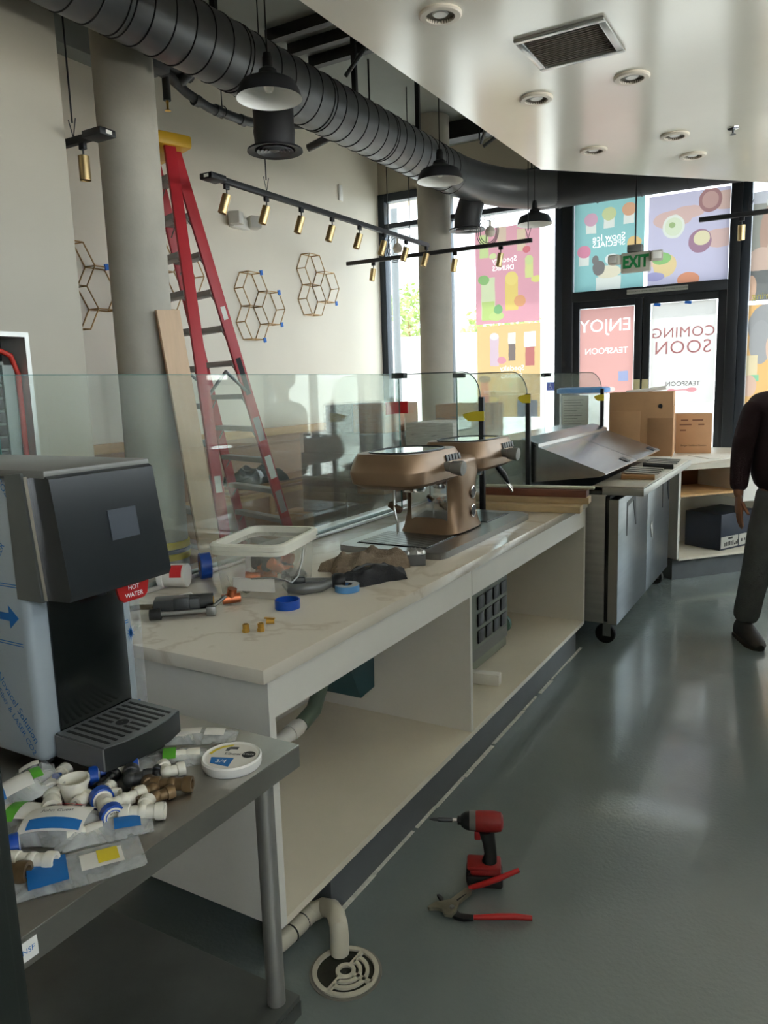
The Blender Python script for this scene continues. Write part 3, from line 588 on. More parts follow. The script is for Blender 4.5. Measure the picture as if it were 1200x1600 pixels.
B().tube([(cx+.1, cy+.42, 1.2), (cx+.13, cy+.45, 1.15), (cx+.15, cy+.47, 1.1)], [.012, .016, .008], 12).build('portafilter_handle', black_pl, t); B().tube([(cx+.13, cy+.46, 1.12), (cx+.17, cy+.47, 1.06), (cx+.16, cy+.49, 1.08), (cx+.12, cy+.47, 1.13)], .006, 8).build('handle_loop', chrome, t)
# ================================================================== LUMBER ON COUNTER
def lumber(name, x0, x1, y, w_, z0, h, a, mat, label, cat='board'):
    L_ = x1-x0; B(T((x0+x1)/2, y, z0) @ RZ(a)).box(-L_/2, L_/2, -w_/2, w_/2, 0, h, .002).build(name, mat, label=label, cat=cat, group='boards on the counter end')
lumber('lumber_board', -1.72, -1.10, 3.92, .09, ct, .036, .1, wood_pale, 'pale lumber board at the bottom of the stack on the counter')
lumber('lumber_board', -1.74, -1.08, 4.0, .09, .953, .036, .12, wood_pale, 'pale lumber board in the middle of the stack on the counter')
lumber('lumber_board', -1.66, -1.09, 4.0, .09, .990, .038, .1, wood_red, 'red brown lumber board near the top of the stack')
lumber('lumber_strip', -1.66, -1.06, 4.02, .05, 1.029, .012, .12, M('pale_green_strip', (196, 200, 176), .5), 'thin pale strip lying on top of the boards', 'strip')
B().tube([(-1.3, 4.2, .929), (-1.25, 4.22, .931), (-1.205, 4.2, .929)], .012, 8).build('white_tube', white_pl, label='short white plastic tube beside the board ends', cat='tube')
# ================================================================== UNDER COUNTER
t = thing('under_counter_unit', 'grey appliance with a black grid front inside the far bay', 'appliance', (-1.55, 3.4, .2))
ug = M('appliance_grey', (120, 122, 120), .4, .4); B().box(-1.9, -1.42, 2.95, 3.7, .27, .84, .01).build('housing', ug, t)
B().box(-1.42, -1.412, 3.0, 3.67, .34, .62).build('grid_panel', M('grid_green_grey', (112, 118, 106), .5), t)
for i in range(4):
    for j in range(3): B().box(-1.412, -1.404, 3.27+i*.1, 3.345+i*.1, .36+j*.085, .425+j*.085, .004).build('grid_cell', black_pl, t)
for y in (3.02, 3.62):
    for x in (-1.48, -1.85): B().cyl((x, y, .2), (x, y, .275), .025).build('foot', rubber, t)
B(T(-1.46, 3.705, .33) @ RX(-PI/2)).lathe([(.001, 0), (.05, 0), (.052, .02), (.001, .03)], n=20).build('drain_cap', M('teal_cap', (80, 120, 105), .5), t)
B().box(-1.445, -1.43, 3.0, 3.7, .22, .3, .004).build('kick_plate', M('appliance_green', (128, 134, 120), .5), t)
B(T(-1.32, 3.2, .2) @ RZ(.15)).box(-.11, .05, -.025, .025, 0, .055, .004).build('small_carton', paper, label='small white carton lying on the far bay shelf', cat='carton')
t = thing('drain_funnel', 'teal plastic funnel box under the near bay top', 'funnel', (-1.7, 2.5, .45))
B(Matrix(((0, 0, 1, -1.72), (1, 0, 0, 0), (0, 1, 0, 0), (0, 0, 0, 1)))).prism([(2.26, .84), (2.56, .84), (2.545, .385), (2.44, .375), (2.37, .52)], -.02, .16).build('funnel_body', M('teal_plastic', (36, 76, 84), .5), t)
t = thing('drain_pipe', 'white drain pipe along the back of the near bay', 'pipe', (-1.75, 2.1, .25)); B().tube([(-1.62, 1.46, .33), (-1.62, 2.0, .375), (-1.62, 2.12, .385)], .026, 12).build('pipe_run', white_pl, t); B().tube([(-1.62, 2.12, .385), (-1.62, 2.2, .41), (-1.63, 2.28, .5), (-1.64, 2.33, .6)], .03, 12).build('hose', M('green_hose', (96, 112, 96), .5), t); B().cyl((-1.62, 2.05, .379), (-1.62, 2.1, .384), .031).build('coupling', white_pl, t)
for y in (1.6, 1.9): B().box(-1.65, -1.59, y-.02, y+.02, .2, .345).build('pipe_cradle', white_pl, t)
# ================================================================== DRAIN AND PIPE ON FLOOR
pvc = M('worn_pvc', (206, 200, 182), .35, 0, .06, 12)
t = thing('drain_outlet_pipe', 'white plastic pipe elbowing from the cabinet base down to the floor drain', 'pipe', (-1.2, 1.58, .0))
B().tube([(-1.262, 1.475, .07), (-1.262, 1.50, .06), (-1.258, 1.56, .06), (-1.255, 1.66, .062)], .026, 16).build('pipe_run', pvc, t)
B().tube([(-1.255, 1.64, .062), (-1.235, 1.675, .066), (-1.19, 1.66, .085), (-1.16, 1.635, .093), (-1.135, 1.61, .085), (-1.128, 1.602, .06), (-1.128, 1.6, .008)], .027, 16).build('elbow', pvc, t)
for y in (1.545, 1.6): B().cyl((-1.258, y, .06), (-1.258, y+.004, .06), .0275, n=20).build('joint_mark', ink, t)
t = thing('floor_drain', 'round cream floor drain cover with curved slots', 'floor drain', (-1.077, 1.55, 0)); dx, dy = -1.077, 1.552
dc = M('drain_cream', (205, 200, 182), .45, 0, .06, 20)
B().lathe([(.101, 0), (.101, .004), (.094, .0045)], (dx, dy, 0), 48).build('rim', M('drain_rim', (120, 118, 108), .6), t); B().lathe([(.001, .0015), (.093, .0015)], (dx, dy, 0), 40).build('sump', M('drain_dark', (34, 36, 26), .8, 0, .4, 30), t)
def arcband(r0, r1, a0, a1, name, z0=.002, z1=.009):
    n = 20; o_ = [(dx+r1*math.cos(a0+(a1-a0)*i/n), dy+r1*math.sin(a0+(a1-a0)*i/n)) for i in range(n+1)]; i_ = [(dx+r0*math.cos(a0+(a1-a0)*i/n), dy+r0*math.sin(a0+(a1-a0)*i/n)) for i in range(n+1)]
    b_ = B()
    for i in range(n): b_.prism([o_[i], o_[i+1], i_[i+1], i_[i]], z0, z1)
    return b_.build(name, dc, t)
B().lathe([(.08, .002), (.08, .009), (.093, .009), (.093, .002)], (dx, dy, 0), 48).build('outer_ring', dc, t)
B().lathe([(.017, .002), (.017, .009), (.028, .009), (.028, .002)], (dx, dy, 0), 28).build('hub_ring', dc, t)
A0 = math.radians(88)
for r0, r1 in ((.036, .046), (.056, .066)): arcband(r0, r1, A0-PI, A0, 'slot_band')
for a in (A0, A0-PI, A0-PI/2): B(T(dx, dy, 0) @ RZ(a)).box(.026, .084, -.006, .006, .002, .009).build('spoke', dc, t)
# ================================================================== DRILL
t = thing('impact_driver', 'red and black cordless impact driver standing on the floor', 'power tool', (-.885, 2.095, 0), math.radians(203))
rd = M('drill_red', (150, 32, 32), .45, 0, .12, 30); bk = M('drill_black', (26, 28, 28), .6, 0, .15, 30)
bt = B().box(-.055, .06, -.037, .037, 0, .042, .008).build('battery', bk, t, False); B().box(-.05, .05, -.034, .034, .042, .062, .008).build('battery_neck', rd, bt, False)
B().box(.05, .063, -.03, .03, .01, .05, .006).build('battery_latch', bk, bt, False); B().box(-.035, .03, -.0375, -.0365, .01, .03).build('battery_label', rd, bt, False)
B().box(-.05, .06, -.036, .036, .06, .075, .012).build('foot', rd, t, False)
B().tube([(-.012, 0, .068), (-.016, 0, .1), (-.012, 0, .14), (-.004, 0, .185)], [.025, .02, .021, .025], 14).build('grip', bk, t, False)
B(T(0, 0, .215) @ RY(PI/2)).lathe([(.001, -.058), (.02, -.057), (.03, -.05), (.033, -.03), (.033, .02), (.031, .03)], n=28).build('motor_housing', rd, t, False)
B(T(0, 0, .215) @ RY(PI/2)).lathe([(.0315, .03), (.0315, .045), (.03, .05)], n=28).build('collar', M('drill_grey', (120, 118, 112), .5), t, False)
B(T(0, 0, .215) @ RY(PI/2)).lathe([(.03, .05), (.028, .062), (.02, .075), (.014, .078), (.014, .088), (.001, .088)], n=28).build('nose', bk, t, False)
B().box(.014, .035, -.008, .008, .15, .18, .005).build('trigger', rd, t, False)
bit = B(T(0, 0, .215) @ RY(PI/2)).lathe([(.006, .088), (.006, .105), (.0075, .107), (.0075, .15), (.0055, .152), (.0055, .165), (.001, .18)], n=12).build('bit_holder', dark_steel, t, False)
B(T(0, 0, .215) @ RY(PI/2)).lathe([(.0062, .09), (.0066, .092), (.0066, .104)], n=12).build('bit_band', chrome, bit, False)
# ================================================================== PLIERS
t = thing('tongue_groove_pliers', 'slip joint pliers with red handles open on the floor', 'pliers', (-.85, 1.95, 0))
pm = M('plier_steel', (150, 146, 128), .45, .8, .15, 30)
B().tube([(-.845, 1.905, .014), (-.78, 1.94, .016), (-.735, 1.965, .015), (-.69, 1.985, .013)], [.0075, .0095, .0095, .0075], 12).build('lower_grip', red_pl, t)
B().tube([(-.91, 2.018, .018), (-.87, 2.037, .034), (-.83, 2.055, .052), (-.773, 2.1, .075)], [.0085, .0095, .0095, .0075], 12).build('upper_grip', red_pl, t)
B().prism([(-.845, 1.9), (-.85, 1.915), (-.89, 1.905), (-.91, 1.915), (-.925, 1.90), (-.90, 1.882), (-.87, 1.885)], .004, .014).build('lower_arm', dark_steel, t)
B().prism([(-.9, 2.026), (-.918, 2.012), (-.938, 1.94), (-.975, 1.905), (-.985, 1.875), (-.978, 1.872), (-.955, 1.885), (-.94, 1.885), (-.925, 1.87), (-.905, 1.875), (-.9, 1.9), (-.908, 1.94), (-.894, 2.0)], .012, .022).build('upper_jaw', pm, t)
B().prism([(-.925, 1.92), (-.955, 1.925), (-.965, 1.945), (-.985, 1.955), (-.99, 1.95), (-.968, 1.93), (-.95, 1.915)], .006, .014).build('lower_jaw', dark_steel, t)
B().cyl((-.917, 1.905, .02), (-.917, 1.905, .027), .0075).build('pivot_bolt', steel, t); B().prism([(-.903, 1.985), (-.908, 1.98), (-.92, 1.945), (-.915, 1.94)], .0218, .0225).build('adjust_slot', ink, t)
# ================================================================== STEEL TABLE
t = thing('steel_work_table', 'stainless steel work table holding the water dispenser', 'table', (-1.3, .9, 0))
tt = .85; st_m = M('table_steel', (196, 193, 186), .38, 1, .12, 3, .03, 60, stretch=(3, 1, 1))
B().box(-1.72, -.946, .46, 1.225, tt-.003, tt, .001).build('table_top', st_m, t)
for a in ((-.949, -.946, .46, 1.225), (-1.72, -1.717, .46, 1.225)): B().box(*a, tt-.05, tt-.003).build('edge_lip', st_m, t)
for a in ((-1.717, -.949, 1.222, 1.225), (-1.717, -.949, .46, .463)): B().box(*a, tt-.05, tt-.003).build('edge_lip', st_m, t)
for x, y in ((-1.0, 1.165), (-1.66, 1.165), (-1.0, .52), (-1.66, .52)):
    lg = B().cyl((x, y, .03), (x, y, tt-.003), .0205, n=24).build('leg', M('leg_steel', (170, 168, 162), .5, .8, .1), t); B().lathe([(.026, .0), (.028, .01), (.016, .03)], (x, y, 0), 18, cap=True).build('foot', black_pl, lg)
B().box(-1.7, -.965, .48, 1.205, .235, .25, .002).build('under_shelf', M('shelf_steel', (100, 104, 100), .5, .8, .15), t); B().box(-.968, -.963, .48, 1.205, .2, .236).build('shelf_lip', MATS['shelf_steel'], t)
st = B().box(-.9459, -.9452, .55, .59, tt-.04, tt-.01).build('maker_sticker', white_pl, t); letter('NSF', .012, ink_blue, t, face((-.945, .575, tt-.025), (0, 1, 0), (0, 0, 1)), name='sticker_lettering')
# dark equipment at the left edge
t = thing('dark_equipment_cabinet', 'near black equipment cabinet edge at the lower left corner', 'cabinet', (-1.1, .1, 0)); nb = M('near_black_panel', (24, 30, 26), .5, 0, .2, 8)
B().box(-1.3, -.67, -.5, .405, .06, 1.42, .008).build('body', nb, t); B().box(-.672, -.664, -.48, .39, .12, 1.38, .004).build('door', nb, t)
for x in (-1.25, -.72):
    for y in (-.45, .35): B().cyl((x, y, 0), (x, y, .06), .02).build('foot', black_pl, t)
# ================================================================== WATER DISPENSER
t = thing('water_dispenser', 'hot water dispenser still wrapped in printed protective film', 'water dispenser', (-1.55, 1.015, tt))
film = M('grey_blue_protective_film', (168, 178, 184), .35, .25, .04, 3); gloss = M('gloss_black_panel', (16, 20, 19), .18, 0, .2, 3); satin = M('satin_black', (40, 44, 46), .35, .1, .1, 4)
X0, X1, Y0, Y1 = -1.85, -1.33, .885, 1.145
B().box(X0, X1, Y0, Y1, tt+.02, 1.45, .018, seg=3).build('cabinet_body', film, t)
for x in (X0+.05, X1-.05):
    for y in (Y0+.04, Y1-.04): B().cyl((x, y, tt), (x, y, tt+.022), .016).build('foot', black_pl, t)
B().box(X1-.001, X1+.006, Y0+.045, Y1-.03, tt+.02, 1.23, .003).build('splash_panel', gloss, t)
m_ = Matrix(((0, 1, 0, 0), (0, 0, 1, 0), (1, 0, 0, 0), (0, 0, 0, 1)))   # (z, x) profile -> extrude along y
hd = B(m_).prism([(1.455, X1-.02), (1.46, X1+.085), (1.452, X1+.1), (1.235, X1+.132), (1.222, X1+.125), (1.215, X1+.0), (1.215, X1-.02)], Y0+.006, Y1-.004).build('head', satin, t)
for y in (Y0+.003, ): B(m_).prism([(1.458, X1-.02), (1.462, X1+.03), (1.215, X1+.055), (1.215, X1-.02)], Y0-.002, Y0+.008).build('head_trim', M('head_side_grey', (110, 114, 112), .35, .5), hd)
B(m_).prism([(1.455, X1+.035), (1.457, X1+.045), (1.22, X1+.07), (1.22, X1+.06)], Y0+.0, Y0+.007).build('bright_edge', chrome, hd)
B().box(X0, X1+.09, Y0+.004, Y1-.002, 1.453, 1.468, .004).build('top_cover', M('cover_grey', (120, 120, 116), .45, .2), t)
a_ = math.atan2(.032, .217); pm4 = T(X1+.1, 0, 1.452) @ RY(-a_)
B(pm4).box(.0, .002, Y0+.12, Y0+.19, -.135, -.075).build('display', M('display_grey', (60, 66, 74), .25), hd)
bd = B().prism([(Y0+.15, 1.218), (Y0+.24, 1.218), (Y0+.232, 1.182), (Y0+.222, 1.174), (Y0+.168, 1.174), (Y0+.158, 1.184)], 0, .006, m=Matrix(((0, 0, 1, X1+.075), (1, 0, 0, 0), (0, 1, 0, 0), (0, 0, 0, 1)))).build('hot_water_badge', M('badge_red', (170, 28, 26), .4), t)
letter('HOT', .014, ink_white, t, face((X1+.0825, Y0+.195, 1.202), (0, 1, 0), (0, 0, 1)), name='badge_lettering'); letter('WATER', .014, ink_white, t, face((X1+.0825, Y0+.195, 1.186), (0, 1, 0), (0, 0, 1)), name='badge_lettering')
B().cyl((X1+.06, 1.015, 1.2), (X1+.06, 1.015, 1.22), .01).build('spout', black_pl, t)
# drip tray
DT = B()
DT.prism([(X1+.006, Y0+.03), (X1+.15, Y0+.03), (X1+.165, Y0+.075), (X1+.17, Y0+.13), (X1+.165, Y1-.075), (X1+.15, Y1-.03), (X1+.006, Y1-.03)], tt+.028, tt+.075); dt = DT.build('drip_tray', M('tray_black', (34, 38, 38), .45), t)
B().box(X1+.01, X1+.15, Y0+.026, Y0+.03, tt+.03, tt+.075).build('tray_side', grey_pl, dt)
B().prism([(X1+.008, Y0+.032), (X1+.149, Y0+.032), (X1+.163, Y0+.076), (X1+.168, Y0+.13), (X1+.163, Y1-.076), (X1+.149, Y1-.032), (X1+.008, Y1-.032)], tt+.075, tt+.0775).build('tray_plate', M('tray_plate', (126, 130, 130), .35, .5), dt)
for i in range(10):
    y = Y0+.045+i*.0178
    if i in (4, 5): B().box(X1+.02, X1+.07, y, y+.007, tt+.0776, tt+.0785).build('slot', ink, dt); B().box(X1+.105, X1+.15, y, y+.007, tt+.0776, tt+.0785).build('slot', ink, dt)
    else: B().box(X1+.02, X1+.145, y, y+.007, tt+.0776, tt+.0785).build('slot', ink, dt)
B().lathe([(.001, tt+.0788), (.013, tt+.0788), (.014, tt+.0776)], (X1+.088, 1.015, 0), 20).build('drain_hole', ink, dt); B().box(X1+.03, X1+.13, Y0+.06, Y1-.06, tt+.001, tt+.028).build('tray_bracket', black_pl, dt)
# printed film: arrow, double lines, lettering on the left side (faces -Y) and front strip
fy = Y0-.0008
fs_ = lambda pts, nm='film_print': B(Matrix(((1, 0, 0, 0), (0, 0, 1, fy), (0, 1, 0, 0), (0, 0, 0, 1)))).prism(pts, -.0002, .0002).build(nm, ink_blue, t)
fs_([(-1.47, 1.182), (-1.385, 1.182), (-1.385, 1.198), (-1.355, 1.174), (-1.385, 1.15), (-1.385, 1.166), (-1.47, 1.166)], 'film_arrow')
for z in (1.236, 1.241, 1.116, 1.121): fs_([(-1.85, z), (X1-.02, z), (X1-.02, z+.0018), (-1.85, z+.0018)], 'film_line')
d_ = Vector((.62, 0, -.78)); u_ = Vector((.78, 0, .62))
letter('The Novacel Solution', .024, ink_blue, t, face((-1.405, fy-.0003, 1.0), d_, u_), name='film_lettering'); letter('for LASER Fiber & LASER CO2', .019, ink_blue, t, face((-1.425, fy-.0003, .985), d_, u_), name='film_lettering')
letter('CO2', .02, ink_blue, t, face((-1.36, fy-.0003, 1.435), d_, u_), name='film_lettering'); letter('for LASER', .02, ink_blue, t, face((-1.405, fy-.0003, 1.29), (.62, 0, .78), (-.78, 0, .62)), name='film_lettering')
fx = X1+.0006
for z in (1.1, 1.105): B().box(fx, fx+.0006, Y1-.03, Y1-.018, z, z+.0018).build('film_line', ink_blue, t)
b = B()
for k in range(12):
    a = k*PI/6; b.add([(fx+.001, Y1-.014+.002*math.sin(a), 1.075-.002*math.cos(a)), (fx+.001, Y1-.014+.012*math.cos(a), 1.075+.02*math.sin(a)), (fx+.001, Y1-.014-.002*math.sin(a), 1.075+.002*math.cos(a))], [[0, 1, 2]])
b.build('film_starburst', ink_blue, t); letter('CO2', .02, ink_blue, t, face((fx+.001, Y1-.018, .9), (0, .8, .5), (0, -.5, .8)), name='film_lettering')
# clear plastic sleeve at the dispenser's far side
B().box(X1-.08, X1+.01, Y1+.004, Y1+.012, tt+.005, 1.33, .004).build('plastic_sleeve', Mfilm('clear_sleeve', (235, 238, 240), .1, .4, 6), label='clear plastic sleeve standing against the dispenser side', cat='plastic sleeve')
# ================================================================== TABLE CLUTTER
tt = .8505
fit_w = M('white_fitting', (226, 222, 208), .4, 0, .05, 20); fit_g = M('dark_fitting', (52, 54, 54), .5, 0, .1); fit_b = M('old_brass_fitting', (122, 100, 72), .45, .6, .25, 30)
bag_m = Mfilm('clear_bag', (225, 228, 228), .18, .62, 9)
GF = 'plumbing fittings in the heap on the steel table'
def axis_m(x, y, z, yaw, pitch=0, roll=0): return T(x, y, z) @ RZ(yaw) @ RY(pitch) @ RX(roll)
def port(par, m_, d, L_, r, mat, collar):
    """a socket arm along d from the origin of m_"""
    q = Vector(d).to_track_quat('Z', 'Y').to_matrix().to_4x4(); mm = m_ @ q
    a = B(mm).lathe([(.001, 0), (r*.8, 0), (r*.8, L_*.55), (r, L_*.58), (r*1.05, L_*.75), (r, L_), (r*.62, L_), (r*.6, L_*.7), (.001, L_*.7)], n=18).build('socket_arm', mat, par)
    if collar: B(mm).lathe([(r*1.02, L_*.56), (r*1.2, L_*.6), (r*1.22, L_*.96), (r*.7, L_*1.01)], n=18).build('collar', collar, a)
def fitting(kind, x, y, yaw, label, mat=None, collar=None, s=1, z=None, pitch=0):
    mat = mat or fit_w; r = .013*s; L_ = .034*s; z = tt+r*1.08 if z is None else z
    t = thing('pipe_fitting', label, 'pipe fitting', (x, y, z-r*1.08), group=GF); m_ = axis_m(x, y, z, yaw, pitch)
    dirs = {'elbow': [(1, 0, 0), (0, 1, 0)], 'tee': [(1, 0, 0), (-1, 0, 0), (0, 1, 0)], 'straight': [(1, 0, 0), (-1, 0, 0)], 'valve': [(1, 0, 0), (-1, 0, 0)]}[kind]
    B(m_).ell((0, 0, 0), r*.95, n=14).build('body', mat, t)
    for d in dirs: port(t, m_, d, L_, r, mat, collar)
    if kind == 'valve': B(m_).cyl((0, 0, r*.5), (0, 0, r*1.9), r*.4).box(-r*1.8, r*1.8, -r*.5, r*.5, r*1.7, r*2.2, .002).build('valve_handle', blue_pl, t)
    return t
FT = [('tee', -1.02, .86, .6, 'white plastic tee fitting at the front right of the fittings heap', fit_w, None, 1.15),
 ('straight', -1.08, .87, 1.25, 'ribbed white straight connector pointing to the drip tray', fit_w, None, 1.2),
 ('elbow', -1.13, .93, .8, 'dark plastic elbow fitting with black hose end near the tray', fit_g, None, 1.2),
 ('straight', -1.10, .965, 2.2, 'grey metal compression fitting at the far edge of the heap', dark_steel, None, .9),
 ('elbow', -1.065, .925, 2.6, 'old brass elbow fitting at the right of the heap', fit_b, None, 1.1),
 ('straight', -1.04, .91, 1.2, 'old brass bushing standing at the right of the heap', fit_b, None, 1.0),
 ('straight', -1.09, .84, 2.7, 'white valve body with a blue collar in the middle of the heap', fit_w, blue_pl, 1.35),
 ('elbow', -1.14, .875, .4, 'small white elbow fitting in the middle of the heap', fit_w, None, .9),
 ('elbow', -1.16, .855, 3.4, 'white elbow fitting left of the small middle one', fit_w, None, 1.0),
 ('straight', -1.225, .88, .9, 'white coupling with a blue cap below the dispenser', fit_w, blue_pl, 1.25),
 ('elbow', -1.265, .865, 2.0, 'white elbow fitting touching the dispenser base', fit_w, None, 1.15),
 ('tee', -1.245, .825, .2, 'cream tee fitting behind the tilted bag', fit_w, None, 1.2),
 ('straight', -1.21, .815, 2.5, 'ribbed cream coupling left of the white cup', fit_w, None, 1.3),
 ('elbow', -1.15, .655, 1.0, 'white elbow with a blue collar at the left of the heap', fit_w, blue_pl, 1.3),
 ('straight', -1.085, .63, .5, 'dull brass coupling at the lower left of the heap', fit_b, None, 1.3),
 ('elbow', -1.07, .60, 2.2, 'golden brass elbow at the lower left of the heap', brass, None, 1.1),
 ('straight', -1.07, .675, .45, 'white bent spout fitting beside the brass ones', fit_w, None, 1.15),
 ('straight', -1.30, .745, .8, 'black capped coupling at the left edge of the heap', fit_g, None, 1.2),
 ('elbow', -1.28, .725, 2.4, 'white elbow beside the black capped coupling', fit_w, None, 1.2),
 ('straight', -1.33, .775, .3, 'thin white tube fitting at the far left edge', fit_w, None, .8),
 ('straight', -1.17, .905, 1.9, 'steel coloured coupling lying behind the small elbows', dark_steel, None, 1.0),
 ('valve', -1.19, .955, .9, 'white stop valve with a blue lever under the drip tray', fit_w, blue_pl, 1.1),
 ('elbow', -1.09, .985, 1.0, 'white threaded elbow at the back of the heap', fit_w, None, 1.05),
 ('straight', -1.045, .955, .5, 'brown rusty pipe nipple at the back right of the heap', fit_b, None, 1.15)]
for k, x, y, yaw, lb, m_, c_, s_ in FT: fitting(k, x, y, yaw, lb, m_, c_, s_)
t = thing('plastic_cup', 'small cream plastic cup in the fittings heap', 'cup', (-1.19, .85, tt)); B().lathe([(.001, tt+.002), (.02, tt+.002), (.026, tt+.035), (.029, tt+.036), (.029, tt+.044), (.026, tt+.044), (.021, tt+.006), (.001, tt+.006)], (-1.19, .85, 0), 24).build('cup_wall', fit_w, t)
wl, bl_, gl, yl, rl = paper, ink_blue, green_pl, yellow_tape, ink_red
def bag(x, y, yaw, L_, W_, label, prints, h=.016, inside=None, z=None, tilt=0):
    z = tt if z is None else z; t = thing('parts_bag', label, 'plastic bag', (x, y, z), yaw, group='clear bags of fittings')
    nx, ny = 12, 8; vs = []; fs = []
    rr = random.Random(int(1000*x+77*y*1000))
    for sgn in (1, -1):
        for i in range(nx+1):
            for j in range(ny+1):
                u, v = i/nx*2-1, j/ny*2-1; p = (1-u*u)*(1-v*v)
                zz = h*(p**.5)*(1+.25*rr.uniform(-1, 1)) if sgn == 1 else 0
                vs.append((u*L_/2, v*W_/2*(1+.06*math.sin(5*u)), .0012+zz*.95+(.002 if sgn == 1 else 0)+tilt*(u+1)*L_/2))
    n = (nx+1)*(ny+1)
    for q in range(2):
        for i in range(nx):
            for j in range(ny):
                f = [q*n+i*(ny+1)+j, q*n+(i+1)*(ny+1)+j, q*n+(i+1)*(ny+1)+j+1, q*n+i*(ny+1)+j+1]; fs.append(f if q == 0 else f[::-1])
    B().add(vs, fs).build('film', bag_m, t, False)
    for ip, (u0, u1, v0, v1, mt) in enumerate(prints):
        vs = []; fs = []; nn = 6; b_ = B()
        for i in range(nn+1):
            for j in range(nn+1):
                u = u0+(u1-u0)*i/nn; v = v0+(v1-v0)*j/nn; p = max(0, (1-u*u)*(1-v*v)); vs.append((u*L_/2, v*W_/2, .006+.0012*ip+h*1.12*(p**.5)+tilt*(u+1)*L_/2))
        for i in range(nn):
            for j in range(nn): fs.append([i*(nn+1)+j, (i+1)*(nn+1)+j, (i+1)*(nn+1)+j+1, i*(nn+1)+j+1])
        b_.add(vs, fs).build('printed_label', mt, t, False)
        if mt is bl_ and L_ > .14 and tilt == 0: letter('John Guest', .012, ink, t, T((u0+u1)*L_/4, min(v1+.25, .8)*W_/2, .009+h*1.15), name='bag_lettering', world=False)
    if inside:
        b_ = B(T(inside[0], inside[1], .012+tilt*(L_/2+inside[0]))).lathe([(.001, -.03), (.011, -.03), (.011, -.005), (.009, 0), (.011, .004), (.011, .028), (.007, .028), (.007, .01), (.001, .01)], n=14, m=RY(PI/2)); b_.build('packed_fitting', fit_w, t, False)
    return t
bag(-1.02, .685, 1.0, .26, .095, 'flat clear bag with yellow and blue label at the front of the table', ((.25, .75, -.55, .4, wl), (.45, .7, -.4, .4, yl), (-.35, .1, -.8, .75, bl_), (-.85, -.5, -.7, .7, wl)), .006)
bag(-1.13, .765, .55, .15, .10, 'clear bag with red and blue label in the middle of the heap', ((-.7, .75, -.8, .85, wl), (-.5, .7, -.75, -.35, bl_), (-.1, .5, .5, .8, rl)), .03)
bag(-1.22, .75, .5, .15, .09, 'clear bag with a green band at the left of the heap', ((-.6, .6, -.6, .6, wl), (-.2, .12, -.75, .8, gl)), .02)
bag(-1.27, .79, 1.2, .15, .075, 'standing clear bag with white and blue label by the dispenser', ((-.75, .3, -.75, .75, wl), (-.8, -.35, -.8, .8, bl_), (.3, .55, -.6, .6, gl)), .03, tilt=.2)
bag(-1.05, .80, .9, .16, .07, 'clear bag with a white elbow under the tee fitting', ((.2, .75, -.7, .2, bl_), ), .014, (-.03, 0))
bag(-1.14, 1.04, .75, .15, .07, 'clear bag with a green band lying beside the drip tray', ((-.15, .2, -.75, .75, gl), ), .018, (.035, 0))
bag(-1.16, 1.145, .55, .17, .06, 'long clear bag at the far edge of the steel table', ((.2, .7, -.6, .6, wl), (-.7, .1, -.5, .5, wl)), .014, (-.04, 0))
bag(-1.30, .835, 1.0, .09, .06, 'crumpled clear bag top against the dispenser', ((-.4, .4, -.3, .5, wl), ), .03, tilt=.3)
t = thing('round_tub_lid', 'round white tub lid with a printed elbow label on the table', 'lid', (-1.015, 1.09, tt)); lx, ly = -1.015, 1.09
B().lathe([(.001, tt), (.058, tt), (.06, tt+.004), (.061, tt+.018), (.058, tt+.0215), (.056, tt+.019), (.054, tt+.0185), (.001, tt+.0185)], (lx, ly, 0), 44).build('lid_shell', white_pl, t)
lm = T(lx, ly, tt+.0187) @ RZ(math.radians(22))
B(lm).lathe([(.001, .0001), (.052, .0001)], n=40).build('label_disc', paper, t)
def onlid(poly, mat, nm): B(lm).prism(poly, .0003, .0006).build(nm, mat, t)
onlid([(-.034, -.032), (.008, -.044), (.008, -.008), (-.04, -.008)], bl_, 'label_blue'); onlid([(-.05, .006), (-.044, .026), (-.03, .042), (-.01, .049), (-.012, .042), (-.028, .034), (-.04, .018), (-.044, .004)], yl, 'label_yellow')
B(lm @ T(.034, .008, .0004)).lathe([(.001, .0003), (.014, .0003)], n=24).build('label_black', ink, t)
letter('3/4', .018, ink_white, t, lm @ T(-.014, -.024, .0009) @ RZ(0), name='lid_lettering'); letter('Elbow', .014, ink, t, lm @ T(.0, .008, .0009), name='lid_lettering'); letter('8 PACK', .007, ink_white, t, lm @ T(.034, .008, .0012), name='lid_lettering')
B(lm @ T(-.008, .03, .0006)).prism([(-.012, -.01), (-.004, -.01), (-.004, -.002), (.012, -.002), (.012, .008), (-.006, .008), (-.012, .002)], 0, .0004).build('label_picture', grey_pl, t)
